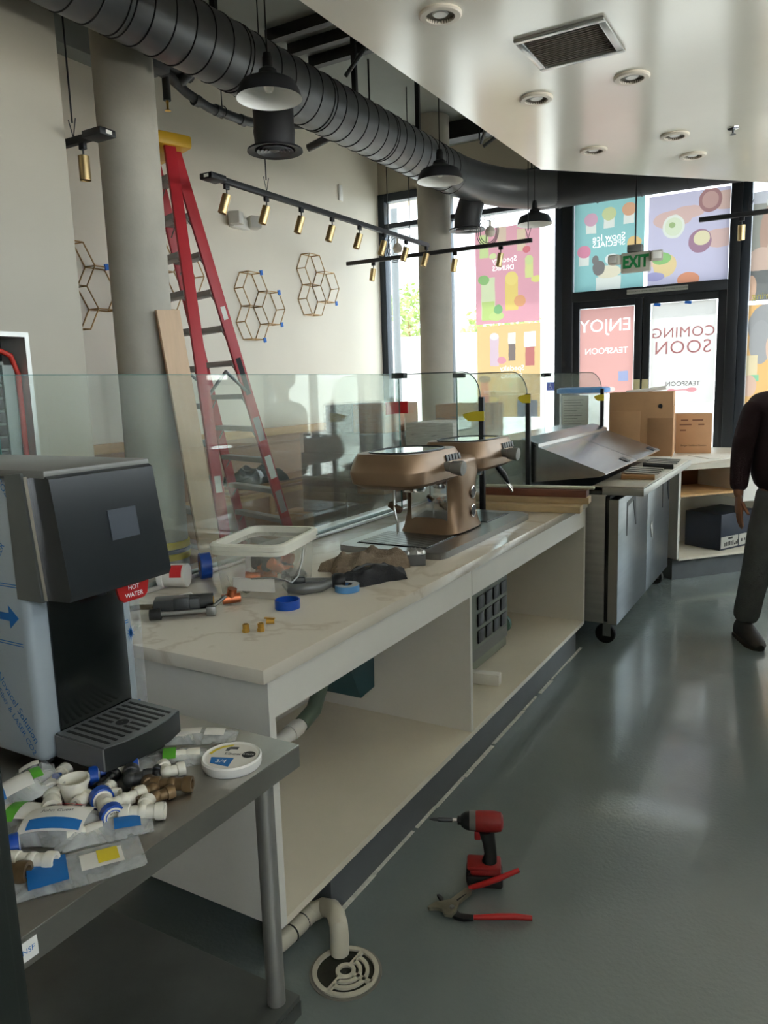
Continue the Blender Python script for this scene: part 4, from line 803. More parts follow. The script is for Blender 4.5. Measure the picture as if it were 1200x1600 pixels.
# ================================================================== COUNTER CLUTTER
ct = .9168
t = thing('fittings_bucket', 'square translucent bucket of copper fittings with white rim', 'bucket', (-1.68, 2.05, ct), math.radians(14))
tub = Mfilm('translucent_tub', (215, 212, 200), .18, .42, 3, rough=.35)
def rrect(hx, hy, r, n=5):
    P_ = []
    for cx_, cy_, a0 in ((hx-r, hy-r, 0), (-hx+r, hy-r, PI/2), (-hx+r, -hy+r, PI), (hx-r, -hy+r, 1.5*PI)):
        for i in range(n+1): P_.append((cx_+r*math.cos(a0+PI/2*i/n), cy_+r*math.sin(a0+PI/2*i/n)))
    return P_
def shell(secs, r, name, mat, par, capb=True):
    vs = []; fs = []
    for hx, hy, z in secs: vs += [(x, y, z) for x, y in rrect(hx, hy, min(r, hx*.9, hy*.9))]
    n = 24
    for i in range(len(secs)-1):
        for k in range(n): fs.append([i*n+k, i*n+(k+1) % n, (i+1)*n+(k+1) % n, (i+1)*n+k])
    if capb: fs.append(list(range(n))[::-1])
    return B().add(vs, fs).build(name, mat, par, False)
hx, hy = .125, .165
shell([(hx-.012, hy-.012, .002), (hx, hy, .165)], .035, 'tub_wall', tub, t)
shell([(hx+.001, hy+.001, .148), (hx+.008, hy+.008, .15), (hx+.008, hy+.008, .165), (hx+.013, hy+.013, .167), (hx+.013, hy+.013, .182), (hx+.008, hy+.008, .188), (hx-.004, hy-.004, .188), (hx-.004, hy-.004, .165)], .04, 'rim', M('tub_rim', (222, 220, 206), .4), t, False)
hd = B().tube([(hx+.012, .0, .14), (hx+.02, -.03, .11), (hx+.022, -.08, .065), (hx+.02, -.13, .055), (hx+.015, -.17, .075), (hx-.02, -.19, .085), (.03, -.192, .08)], .0028, 8).build('wire_handle', steel, t, False)
B().box(-.05, .1, -hy+.002, -hy+.004, .03, .075, m=T(0, -.004, 0)).build('tub_label', paper, t, False)
for i in range(20):
    rr = random.Random(i); x, y, z = rr.uniform(-.075, .08), rr.uniform(-.08, .12), .02+.022*(i//5)+rr.uniform(0, .01)
    f = thing('copper_fitting', ('copper elbow' if i % 2 else 'dark elbow')+' loose among others inside the translucent bucket', 'pipe fitting', (0, 0, 0), group='copper fittings in the bucket')
    mw = frame_of(t) @ T(x, y, z) @ RZ(rr.uniform(0, 6)) @ RY(rr.uniform(-.6, .6)); mt = copper if i % 2 else fit_g
    f.location = mw.translation; FR[f.name] = T(mw.translation)
    B(mw).tube([(-.03, 0, 0), (-.005, 0, 0), (.008, .003, 0), (.012, .012, 0), (.012, .036, 0)], .017, 14).build('elbow_body', mt, f); B(mw).cyl((-.034, 0, 0), (-.02, 0, 0), .0195).build('collar', mt, f)
def tee(x, y, yaw, mat, label):
    t = thing('copper_tee', label, 'pipe fitting', (x, y, ct)); m_ = T(x, y, ct+.018) @ RZ(yaw)
    B(m_).cyl((-.028, 0, 0), (.03, 0, 0), .0165, n=18).build('run', mat, t); B(m_).cyl((0, 0, 0), (.006, -.005, .034), .0155, n=18).build('branch', mat, t)
tee(-1.66, 1.83, .9, copper, 'copper tee fitting standing in front of the bucket')
t = thing('paste_jar', 'white jar with a red label lying on its side behind the tool', 'jar', (-2.0, 1.93, ct))
jm = T(-1.99, 1.92, ct+.043) @ RZ(math.radians(25)) @ RY(PI/2)
B(jm).lathe([(.001, -.06), (.038, -.06), (.04, -.055), (.042, .04), (.001, .04)], n=30).build('jar_body', white_pl, t); B(jm).lathe([(.042, -.062), (.045, -.06), (.045, -.042), (.042, -.04)], n=30).build('jar_lid', white_pl, t)
b = B(jm)
for i in range(10):
    a0 = -.6+i*.12; a1 = a0+.12; b.add([(.0424*math.cos(a-2.2), .0424*math.sin(a-2.2), z) for a, z in ((a0, -.012), (a1, -.012), (a1, .03), (a0, .03))], [[0, 1, 2, 3]])
b.build('red_label', ink_red, t)
t = thing('blue_tape_roll', 'blue tape roll standing behind the bucket', 'tape roll', (-2.0, 2.06, ct)); bm_ = T(-1.985, 2.06, ct+.048) @ RZ(.9) @ RY(PI/2)
B(bm_).lathe([(.02, -.02), (.048, -.02), (.048, .02), (.02, .02), (.02, -.02)], n=32).build('tape', blue_pl, t); B(bm_).lathe([(.016, -.021), (.0195, -.021), (.0195, .021), (.016, .021), (.016, -.021)], n=24).build('core', cardboard, t)
# grey pipe tool
t = thing('pipe_bending_tool', 'dark grey pipe tool with steel screw handle on the counter', 'hand tool', (-1.72, 1.68, ct), math.radians(40))
dk = M('tool_dark', (70, 72, 72), .45, .5, .1, 20)
B().box(-.09, .05, -.03, .035, .012, .055, .006).build('tool_body', dk, t, False); B().box(-.03, .02, -.034, .0, .01, .06, .004).build('clamp_block', dk, t, False)
B(T(.05, .012, .034) @ RY(PI/2)).lathe([(.024, -.05), (.024, .04), (.015, .04), (.014, .02), (.001, .02)], n=22).build('barrel', dk, t, False); B(T(.05, .012, .034) @ RY(PI/2)).lathe([(.0145, .042), (.0145, .025), (.01, .024)], n=20).build('bore_ring', brass, t, False)
B().cyl((-.07, -.045, .018), (.07, -.045, .018), .008, n=14).build('screw_shaft', steel, t, False); B().box(.07, .1, -.06, -.03, .004, .032, .004).build('screw_block', steel_dull, t, False); B().cyl((.085, -.045, .024), (.13, -.01, .05), .006, n=10).build('screw_handle', steel_dull, t, False)
B(T(-.08, -.045, .018) @ RY(PI/2)).lathe([(.001, -.02), (.017, -.02), (.018, .015), (.001, .015)], n=18).build('pressure_knob', black_pl, t, False)
B().tube([(-.09, .0, .03), (-.14, .03, .025), (-.19, .04, .016), (-.23, .03, .012)], .009, 12).build('bent_tube', M('tarnished_tube', (125, 115, 100), .4, .8), t, False)
t = thing('cable_clip', 'white plastic pieces lying behind the grey pipe tool', 'plastic clip', (-1.83, 1.80, ct)); B().tube([(-1.9, 1.76, ct+.004), (-1.86, 1.80, ct+.012), (-1.83, 1.82, ct+.02), (-1.78, 1.81, ct+.005)], .004, 8).build('strip', white_pl, t); B(T(-1.82, 1.80, ct+.012) @ RZ(.5)).box(-.03, .03, -.012, .012, -.012, .006, .003).build('clip_body', white_pl, t)
def brassfit(x, y, label, h=.024):
    t = thing('brass_fitting', label, 'pipe fitting', (x, y, ct), group='small brass fittings on the counter')
    B().prism([(x+.0115*math.cos(a*PI/3), y+.0115*math.sin(a*PI/3)) for a in range(6)], ct, ct+.01).build('hex_base', brass, t); B().lathe([(.0095, ct+.01), (.0095, ct+h), (.0065, ct+h), (.0065, ct+.012)], (x, y, 0), 18).build('sleeve', brass, t)
brassfit(-1.42, 1.62, 'small brass fitting, left one of the upright pair'); brassfit(-1.385, 1.645, 'small brass fitting, right one of the upright pair')
t = thing('brass_valve', 'tiny brass valve lying right of the upright brass pair', 'pipe fitting', (-1.4, 1.71, ct)); B(T(-1.4, 1.71, ct+.009) @ RZ(.6)).cyl((-.014, 0, 0), (.01, 0, 0), .008).build('valve_body', brass, t); B(T(-1.4, 1.71, ct+.012) @ RZ(.2)).box(-.02, .012, -.004, .004, .004, .008).build('valve_lever', brass, t)
def ringlid(x, y, z, r, h, mat, nm, label, cat): 
    t = thing(nm, label, cat, (x, y, z)); B().lathe([(.001, z), (r, z), (r, z+h), (r-.003, z+h), (r-.004, z+.003), (.001, z+.003)], (x, y, 0), 36).build('shell', mat, t); return t
ringlid(-1.46, 1.87, ct, .04, .028, blue_pl, 'blue_tub_cover', 'bright blue plastic cap lying open on the counter', 'cap')
t = ringlid(-1.395, 2.12, ct, .042, .022, M('pale_blue_tape', (90, 150, 205), .5), 'pale_tape_roll', 'pale blue tape roll in front of the black pouch', 'tape roll'); B().lathe([(.02, ct+.0225), (.0425, ct+.0225), (.0425, ct+.024), (.02, ct+.024)], (-1.395, 2.12, 0), 32).build('tape_face', M('tape_face', (180, 186, 190), .5), t)
# tube cutter
t = thing('tube_cutter', 'grey tube cutter with a black knob beside the bucket', 'hand tool', (-1.50, 2.06, ct), math.radians(38))
cg = M('cutter_grey', (112, 114, 114), .4, .5, .08)
B().tube([(-.075, .02, .045), (-.085, .0, .03), (-.075, -.022, .022), (-.03, -.03, .02), (.03, -.022, .022), (.06, -.005, .028), (.075, 0, .03)], [.012, .016, .018, .019, .018, .016, .014], 14).build('frame', cg, t, False)
B().box(-.07, -.02, .005, .035, .02, .05, .006).build('roller_carriage', dk, t, False); B().cyl((-.02, .012, .035), (.07, .004, .032), .013, n=16).build('slide', cg, t, False)
B(T(.07, .002, .031) @ RY(PI/2)).lathe([(.001, 0), (.02, 0), (.027, .008), (.029, .03), (.024, .044), (.001, .046)], n=16).build('knob', black_pl, t, False)
# towel, pouch, small box
def lump(name, cx_, cy_, z0, L_, W_, H_, yaw, seed, fold=.35, n=28):
    rr = random.Random(seed); ph = [rr.uniform(0, 6.28) for _ in range(8)]; vs = []; fs = []; m_ = T(cx_, cy_, z0) @ RZ(yaw)
    for i in range(n+1):
        for j in range(n+1):
            u, v = i/n*2-1, j/n*2-1; e = max(0, 1-abs(u)**4)*max(0, 1-abs(v)**4)
            w_ = .8+fold*(1.1*math.cos(3.2*u+2.0*v+ph[0])**4+.9*math.cos(2.4*v-3.4*u+ph[1])**4-.35+.12*math.sin(11*u+ph[2]+5*v))
            vs.append((u*L_/2*(1+.09*math.sin(4*v+ph[3])+.05*math.sin(9*v+ph[5])), v*W_/2*(1+.1*math.sin(4*u+ph[4])+.05*math.sin(11*u+ph[6])), .003+H_*e**.38*w_))
    for i in range(n):
        for j in range(n): fs.append([i*(n+1)+j, (i+1)*(n+1)+j, (i+1)*(n+1)+j+1, i*(n+1)+j+1])
    k = len(vs); bd = [i*(n+1) for i in range(n+1)]+[n*(n+1)+j for j in range(1, n+1)]+[i*(n+1)+n for i in range(n-1, -1, -1)]+[j for j in range(n-1, 0, -1)]
    vs += [(vs[i][0], vs[i][1], 0) for i in bd]; L2 = len(bd)
    for a in range(L2): fs.append([bd[a], bd[(a+1) % L2], k+(a+1) % L2, k+a])
    fs.append([k+a for a in range(L2)][::-1])
    return B(m_).add(vs, fs)
t = thing('towel', 'crumpled taupe terry towel on the counter', 'towel', (-1.5, 2.4, ct)); lump('cloth', -1.5, 2.42, ct, .3, .17, .055, math.radians(62), 3, .4).build('cloth', M('terry_taupe', (140, 124, 106), .95, 0, .15, 60, .8, 260), t)
t = thing('tool_pouch', 'black fabric pouch lying against the towel', 'pouch', (-1.4, 2.25, ct)); lump('pouch', -1.385, 2.27, ct, .24, .1, .048, math.radians(60), 11, .25).build('pouch_body', M('pouch_black', (34, 36, 40), .75, 0, .2, 30, .4, 200), t); B().tube([(-1.42, 2.2, ct+.05), (-1.4, 2.26, ct+.062), (-1.36, 2.32, ct+.05), (-1.345, 2.36, ct+.02)], .005, 8).build('zip', M('zip_grey', (70, 72, 74), .5), t)
t = thing('grey_carton', 'small grey carton with crumpled foil beside the towel', 'carton', (-1.36, 2.56, ct)); B(T(-1.36, 2.565, ct) @ RZ(.5)).box(-.04, .035, -.035, .035, 0, .042, .003).build('carton_body', grey_pl, t); lump('foil', -1.365, 2.565, ct+.042, .075, .06, .012, .5, 21, .6, 10).build('foil', M('foil', (190, 190, 188), .3, .8), t)
# ================================================================== PREP TABLE
t = thing('prep_refrigerator', 'stainless steel prep refrigerator with sloped lids on casters', 'refrigerator', (-1.5, 5.35, 0))
FX, FY0, FY1 = -1.05, 4.52, 6.19
bs = M('fridge_steel', (172, 170, 164), .45, .85, .08, 3, .03, 80, stretch=(1, 1, 14))
B().box(-1.9, FX-.07, FY0, FY1, .14, .93, .004).build('cabinet_body', bs, t); B().box(FX-.07, FX-.045, FY0+.01, FY1-.01, .15, .92).build('gasket', black_pl, t)
for y0, y1 in ((FY0, FY0+.83), (FY0+.845, FY1)):
    d = B().box(FX-.045, FX+.01, y0, y1, .135, .905, .004).build('door', M('door_steel', (112, 117, 120), .32, .9, .08, 3, .03, 80, stretch=(1, 1, 10)), t)
    B().box(FX-.046, FX+.008, y0-.0015, y0-.0002, .14, .9).build('lit_edge_strip', M('lit_edge_grey', (150, 146, 138), .5, .2), d)  # paler strip paints in light that the door steel doesn't reflect
    ya = y1-.62 if y0 == FY0 else y1-.30
    B(Matrix(((0, 0, 1, 0), (1, 0, 0, 0), (0, 1, 0, 0), (0, 0, 0, 1)))).prism([(ya, .65), (ya+.02, .65), (ya+.02, .83), (ya+.17, .85), (ya+.25, .68), (ya+.27, .68), (ya+.24, .88), (ya, .86)], FX+.0101, FX+.013).build('handle_recess', black_pl, d)
B().box(-1.14, -.9, FY0, 6.25, .93, .973, .003).build('worktop_edge', bs, t); B().box(-1.2, -.905, FY0+.02, 6.23, .973, .983, .002).build('cutting_board', M('cutting_board', (196, 190, 176), .45, 0, .04), t)
B().box(-1.92, -1.14, FY0, 6.195, .93, .955).build('pan_rail', dark_steel, t)
# raised hood with two hinged lids
def xz(poly, y0, y1, name, mat, par): 
    return B(Matrix(((1, 0, 0, 0), (0, 0, 1, 0), (0, 1, 0, 0), (0, 0, 0, 1)))).prism(poly, y0, y1).build(name, mat, par)
hood_m = M('hood_steel', (170, 172, 174), .24, 1, .06, 3, .03, 70, stretch=(10, 1, 1))
xz([(-1.92, .956), (-1.92, 1.25), (-1.63, 1.25), (-1.63, .956)], FY0, 6.195, 'hood_back', hood_m, t)
xz([(-1.64, 1.25), (-1.64, 1.262), (-1.53, 1.228), (-1.53, 1.205), (-1.545, 1.205), (-1.545, 1.218)], FY0, 6.195, 'hood_ridge', hood_m, t)
for y0, y1 in ((FY0, FY0+.86), (FY0+.87, 6.195)):
    l_ = xz([(-1.62, .985), (-1.62, 1.225), (-1.52, 1.205), (-1.13, 1.062), (-1.12, 1.05), (-1.16, 1.035)], y0, y1, 'lid', hood_m, t)
    ym = y0+.62
    for dy in (0, .055): B(T(-1.16, ym+dy, 1.074) @ RY(.35)).box(-.03, .03, 0, .03, 0, .006, .002).build('hinge_tab', M('hinge_dark', (110, 112, 114), .4, .8), l_)
for x, y in ((-1.12, FY0+.06), (-1.82, FY0+.06), (-1.12, 6.12), (-1.82, 6.12)):
    c = B(T(x, y, .062) @ RX(PI/2)).lathe([(.012, -.016), (.055, -.018), (.062, -.01), (.062, .01), (.055, .018), (.012, .016)], n=26).build('caster_wheel', rubber, t); B().box(x-.012, x+.035, y-.026, y-.021, .05, .137).box(x-.012, x+.035, y+.021, y+.026, .05, .137).box(x-.03, x+.04, y-.03, y+.03, .13, .14).cyl((x, y-.03, .062), (x, y+.03, .062), .008, n=10).build('caster_fork', steel_dull, c)
B(T(FX+.0135, 5.5, .56) @ RX(.5)).box(-.001, .003, -.025, .025, -.06, .05, .001).build('protective_scrap', Mfilm('scrap_film', (235, 235, 230), .6, .95, 30), t)
# menu stacks on the worktop
for (x, y, yaw, lb, base) in ((-1.02, 4.93, .2, 'stack of dark striped menu boards at the near end of the prep table', cardboard), (-1.015, 5.55, .2, 'stack of dark striped menu boards farther along the prep table', ink)):
    t = thing('menu_stack', lb, 'menus', (x, y, .984), yaw, group='striped menu stacks'); B().box(-.1, .1, -.07, .07, 0, .03, .002).build('holder', base, t, False)
    for i in range(7): B(T(.01+i*.006, -.02+i*.028, .034+i*.0025) @ RY(.06)).box(-.09, .11, -.012, .012, 0, .006).build('menu_card', ink if i % 2 else paper, t, False)
# ================================================================== FAR COUNTER (turned 48 degrees)
ang = math.atan2(.74, .67); OX, OY = -.985, 6.265
t = thing('corner_cabinet', 'white open corner cabinet turned toward the entrance', 'cabinet', (OX, OY, 0), ang)
B().box(0, .02, .0, .55, .18, .89).build('end_panel', white_lam, t, False); B().box(1.5, 1.52, 0, .55, .18, .89).build('end_panel', white_lam, t, False)
B().box(.02, 1.5, 0, .55, .165, .185).build('bottom_shelf', sh, t, False); B().box(.02, .62, .0, .55, .675, .69).build('middle_shelf', wood_lt, t, False); B().box(.02, .62, .5, .53, .69, .89).build('upper_back', M('brown_back', (130, 96, 66), .6), t, False); B().box(.02, 1.5, .53, .55, .185, .89).build('back_panel', white_lam, t, False)
B().box(.6, .62, .0, .5, .62, .89).build('drawer_side', white_lam, t, False); B().box(.62, 1.5, -.01, .012, .60, .89).build('drawer_front', white_lam, t, False)
B().box(0.0, 1.52, .05, .5, 0, .165).build('toe_kick', MATS['grey_cove_base'], t, False)
t = thing('back_cabinet', 'white cabinet block behind the prep table', 'cabinet', (-1.8, 7.3, 0)); B().prism([(-1.45, 6.78), (-.95, 7.4), (-1.3, 7.95), (-2.5, 7.95), (-2.5, 6.78)], 0, .889).build('carcass', white_lam, t)
t = thing('corner_countertop', 'white countertop on the corner cabinet', 'countertop', (-1.2, 7, .89))
c48, s48 = math.cos(ang), math.sin(ang); P = lambda u, v: (OX+u*c48-v*s48, OY+u*s48+v*c48)
B().prism([P(0, -.02), P(1.54, -.02), P(1.54, .57), (-.8, 7.95), (-2.52, 7.95), (-2.52, 6.6), (-1.5, 6.6)], .89, .93).build('slab', M('far_slab', (206, 198, 182), .35, 0, .03), t)
cz = .931
# dark carton on the lower shelf
t = thing('appliance_carton', 'dark blue printed appliance carton on the corner cabinet shelf', 'carton', (*P(.68, .3), .186), ang+.25)
nv = M('navy_carton', (24, 34, 52), .5, 0, .08); B().box(-.24, .24, -.17, .17, 0, .3, .003).build('carton_body', nv, t, False)
B().box(-.235, -.005, -.1715, -.17, .015, .11).build('print_panel', M('print_grey', (170, 168, 160), .6), t, False); B().box(.01, .14, -.1715, -.17, .015, .11).build('print_panel', MATS['print_grey'], t, False); B().box(.16, .235, -.1715, -.17, .015, .2).build('print_panel', MATS['print_grey'], t, False)
rr = random.Random(5)
for i in range(9):
    x = -.19+i*.022; h_ = rr.uniform(.015, .04); B().box(x, x+.014, -.1722, -.1715, .03, .03+h_).build('printed_item', ink, t, False)
for x in (.04, .08, .11): B().box(x, x+.015, -.1722, -.1715, .03+rr.uniform(0, .02), .07).build('printed_item', ink, t, False)
B().box(-.14, -.08, -.1722, -.1715, .085, .1).build('printed_item', ink, t, False)
# cardboard boxes, bin and papers on the far counter
def carton(name, x, y, yaw, w_, d_, h_, mat, label, flaps=True, z=None):
    z = cz if z is None else z; t = thing(name, label, 'box', (x, y, z), yaw, group='cardboard boxes on the far counter')
    B().box(-w_/2, w_/2, -d_/2, d_/2, 0, h_, .004).build('carton_body', mat, t, False); return t
t = carton('cardboard_box', -1.42, 6.98, .12, .52, .36, .56, cardboard, 'large brown cardboard box on the far counter')
B().box(-.255, .0, -.186, -.181, .0, .4, .001).build('outer_flap', cardboard, t, False); B().box(.06, .262, -.185, -.18, .02, .34, .001).build('outer_flap', M('cardboard_d', (150, 112, 78), .8), t, False)
B(T(.262, 0, 0)).box(0, .004, -.17, .17, .02, .44).build('side_flap', cardboard_lt, t, False); B(T(.16, -.1815, .44) @ RX(PI/2)).lathe([(.001, 0), (.018, 0), (.018, .001), (.001, .001)], n=18).build('round_stamp', ink, t, False)
B(T(.05, 0, .562) @ RY(-.1)).box(-.18, .15, -.1, .1, 0, .03, .008).build('packing_paper', paper, t, False)
t = carton('cardboard_box', -1.06, 7.42, .2, .3, .25, .35, cardboard_lt, 'small tan cardboard box with handwriting right of the large box')
letter('Burger Ladders Caution', .022, ink, t, T(0.0, -.1275, .07) @ RX(PI/2), name='box_lettering', world=False)
for i, (x, z, L_) in enumerate(((-.08, .29, .06), (.03, .29, .09), (-.07, .25, .1), (.06, .25, .05), (-.09, .2, .05))): B().box(x-L_/2, x+L_/2, -.1265, -.1255, z, z+.012).build('marker_writing', M('faded_ink', (120, 80, 60), .8), t, False)
t = thing('storage_bin', 'clear storage bin with a blue lid and paper inside on the far counter', 'bin', (-2.0, 7.2, cz), .1)
B().prism(rrect(.2, .15, .03), 0, .56).build('bin_wall', Mfilm('bin_plastic', (225, 228, 228), .35, .6, 3), t, False)
shell([(.205, .155, .56), (.222, .172, .562), (.222, .172, .6), (.2, .15, .612), (.02, .02, .612)], .04, 'bin_lid', M('lid_blue', (70, 140, 210), .4), t)
B().box(-.17, .07, -.1518, -.1505, .1, .54).build('notice_sheet', paper, t, False)
rr = random.Random(9)
for i in range(15): B().box(-.155, -.155+rr.uniform(.12, .2), -.153, -.152, .16+i*.024, .164+i*.024).build('notice_line', M('grey_print', (120, 120, 122), .8), t, False)
for i, (u, v, yaw, w_, d_, lb) in enumerate(((.32, .3, .3, .6, .42, 'large white paper sheet lying on the corner countertop'), (.75, .35, -.2, .5, .35, 'white paper sheet nearer the person on the corner countertop'), (.15, .55, .8, .35, .3, 'paper sheet tucked by the cardboard boxes'))):
    B(T(*P(u, v), cz+i*.004) @ RZ(ang+yaw)).box(-w_/2, w_/2, -d_/2, d_/2, 0, .0035).build('paper_sheet', paper, label=lb, cat='paper', group='papers on the corner countertop')
t = thing('white_bundle', 'grey white plastic bundle at the far end of the corner countertop', 'bundle', (*P(1.15, .42), cz)); lump('bundle', *P(1.15, .42), cz, .26, .22, .12, .4, 31, .3, 16).build('bundle_film', M('bundle_white', (190, 188, 182), .5), t)
# ================================================================== LADDER
t = thing('step_ladder', 'tall red fibreglass step ladder with a yellow top', 'ladder', (-4.2, 4.6, 0))
fib = M('red_fibreglass', (172, 38, 46), .45, 0, .06, 12); stp = M('ladder_aluminium', (150, 148, 146), .45, .6, .08); yel = M('ladder_yellow', (214, 168, 40), .45)
sv = Vector((-.945, .325, 0)).normalized()
def far_r(z): k = (3.175-z)/.264; return Vector((-4.118+.0158*k, 4.309+.0792*k, z))
def near_r(z): k = (3.153-z)/.264; return Vector((-4.05+.0335*k, 4.16-.008*k, z))
def wid(z): return .33+(3.3-z)*.165
def rail(fn, off, name):
    a, b_ = fn(0), fn(3.32); 
    if off: a = a+sv*wid(0); b_ = b_+sv*wid(3.32)
    d = (b_-a); L_ = d.length; z_ = d.normalized(); x_ = sv; y_ = z_.cross(x_).normalized(); x_ = y_.cross(z_)
    m_ = Matrix(((x_.x, y_.x, z_.x, a.x), (x_.y, y_.y, z_.y, a.y), (x_.z, y_.z, z_.z, a.z), (0, 0, 0, 1)))
    return B(m_).box(-.014, .014, -.042, .042, 0, L_, .003).build(name, fib, t)
for fn in (far_r, near_r):
    for off in (0, 1):
        r = rail(fn, off, 'rail'); p = fn(0)+(sv*wid(0) if off else Vector((0, 0, 0))); B().box(p.x-.035, p.x+.035, p.y-.05, p.y+.05, 0, .05, .006).build('rubber_foot', rubber, r)
for fn, z0 in ((far_r, 3.175), (near_r, 3.12)):
    for k in range(12):
        z = z0-.264*k-.02
        if z < .15: continue
        p = fn(z); q = p+sv*wid(z); n_ = Vector((-sv.y, sv.x, 0)); mid = (p+q)/2; L_ = (q-p).length
        m_ = Matrix(((sv.x, n_.x, 0, mid.x), (sv.y, n_.y, 0, mid.y), (0, 0, 1, mid.z), (0, 0, 0, 1)))
        s_ = B(m_).box(-L_/2+.015, L_/2-.015, -.045, .045, -.028, .012, .003).build('step', stp, t)
        for e in (-1, 1): B(m_).cyl((e*(L_/2-.1), 0, -.02), (e*(L_/2-.015), 0, -.1), .005, n=6).build('step_brace', steel_dull, s_)
tp = (far_r(3.36)+near_r(3.36))/2+sv*.16
m_ = Matrix(((sv.x, -sv.y, 0, tp.x), (sv.y, sv.x, 0, tp.y), (0, 0, 1, 3.30), (0, 0, 0, 1)))
cp = B(m_).box(-.24, .24, -.13, .13, 0, .09, .02).build('top_cap', yel, t); B(m_).box(-.2, -.06, -.1, .1, .088, .1, .004).build('cap_tray', yel, cp); B(m_).box(-.21, .21, .12, .135, -.06, .04, .004).build('cap_skirt', yel, cp)
for z, zz in ((1.75, 1.95), ):
    for off in (0, 1):
        o_ = sv*wid(1.8)*off; a = near_r(1.55)+o_; c = far_r(1.6)+o_; md = (a+c)/2+Vector((0, 0, .18)); B().cyl(a, md, .012, n=8).build('spreader', steel_dull, t); B().cyl(md, c, .012, n=8).build('spreader', steel_dull, t)
def on_rail(fn, z, w_, h_, mat, nm):
    p = fn(z); a, b_ = fn(0), fn(3.32); z_ = (b_-a).normalized(); y_ = z_.cross(sv).normalized(); x_ = y_.cross(z_)
    m_ = Matrix(((x_.x, y_.x, z_.x, p.x), (x_.y, y_.y, z_.y, p.y), (x_.z, y_.z, z_.z, p.z), (0, 0, 0, 1))); return B(m_).box(-.0155, -.0142, -w_/2, w_/2, -h_/2, h_/2).build(nm, mat, t)
on_rail(far_r, 1.72, .045, .3, ink, 'rail_nameplate'); on_rail(far_r, 1.3, .06, .2, M('label_grey', (150, 140, 140), .6), 'warning_label'); on_rail(far_r, .98, .06, .2, paper, 'warning_label'); on_rail(far_r, .68, .06, .2, MATS['label_grey'], 'warning_label'); on_rail(far_r, 2.2, .04, .1, paper, 'warning_label'); on_rail(near_r, .95, .05, .12, paper, 'warning_label')
# plywood plank leaning on the column
t = thing('plywood_plank', 'long pale plywood plank leaning against the concrete column', 'plank', (-3.55, 3.85, 0))
a = Vector((-3.53, 3.80, 0.0)); b_ = Vector((-3.695, 3.655, 2.13)); z_ = (b_-a).normalized(); y_ = Vector((0, 1, 0)); x_ = y_.cross(z_).normalized(); y_ = z_.cross(x_)
m_ = Matrix(((x_.x, y_.x, z_.x, a.x), (x_.y, y_.y, z_.y, a.y), (x_.z, y_.z, z_.z, a.z), (0, 0, 0, 1)))
L_ = (b_-a).length
B(m_).box(.0, .013, -.1, .1, .002, L_, .001).build('face_veneer', plywood, t); B(m_).box(-.006, -.0001, -.1, .1, .002, L_).build('core_ply', M('ply_core', (150, 110, 80), .7, 0, .2, 30, stretch=(30, 1, 1)), t)
# ================================================================== BENCH ALONG LEFT WALL
t = thing('wood_banquette', 'built in wooden bench with tall back along the cream wall', 'bench', (-4.95, 6, 0))
B().box(-5.198, -5.14, 3.06, 8.9, 1.13, 1.21, .004).build('cap_rail', wood_lt, t); B().box(-5.198, -5.165, 3.06, 8.9, .6, 1.13).build('back_board', wood_brown, t)
B().box(-5.165, -5.155, 3.06, 8.9, 1.03, 1.055).build('back_batten', M('batten_brown', (150, 110, 80), .5), t)
B().box(-5.198, -4.79, 3.06, 8.9, .56, .6, .004).build('seat', wood_lt, t); B().box(-4.84, -4.82, 3.06, 8.9, .0, .56).build('front_board', wood_brown, t)
for y in (4.5, 6.0, 7.5): B().box(-4.82, -4.80, y-.03, y+.03, 0, .56).build('front_batten', wood_lt, t)
t = thing('partition_bench', 'light wood bench back against the beige partition wall', 'bench', (-3.72, 2, 0)); B().box(-3.748, -3.68, 1.2, 3.12, 1.17, 1.235, .004).build('cap_rail', wood_lt, t); B().box(-3.748, -3.7, 1.2, 3.12, 0, 1.17).build('back_board', wood_brown, t); B().box(-3.7, -3.69, 2.9, 3.0, .3, 1.17).build('batten', wood_lt, t)
for i in range(4):
    x = -4.94+.03*math.sin(i*2); B(T(x, 6.25, .601+i*.026) @ RZ(.03*math.sin(i*5))).box(-.18, .18, -.75, .75, 0, .024, .002).build('loose_panel', wood_brown if i % 2 else wood_lt, label=['lowest loose wood panel stacked on the bench', 'second loose wood panel from the bottom on the bench', 'third loose wood panel from the bottom on the bench', 'topmost loose wood panel stacked on the bench'][i], cat='panel', group='loose panels on the bench')
t = thing('black_bag', 'crumpled glossy black plastic bag on the stacked panels', 'bag', (-4.9, 5.85, .706)); lump('bag', -4.9, 5.85, .706, .62, .26, .13, math.radians(80), 41, .35, 26).build('bag_film', M('bag_black', (18, 20, 24), .18, 0, .1), t)
t = thing('floor_carton', 'brown cardboard carton on the floor in front of the bench', 'box', (-4.5, 5.9, 0)); B().box(-4.66, -4.3, 5.55, 6.2, 0, .42, .004).build('carton_body', cardboard, t); B().box(-4.661, -4.299, 5.83, 5.9, .1, .4205).build('packing_tape', M('brown_tape', (150, 110, 70), .3), t)
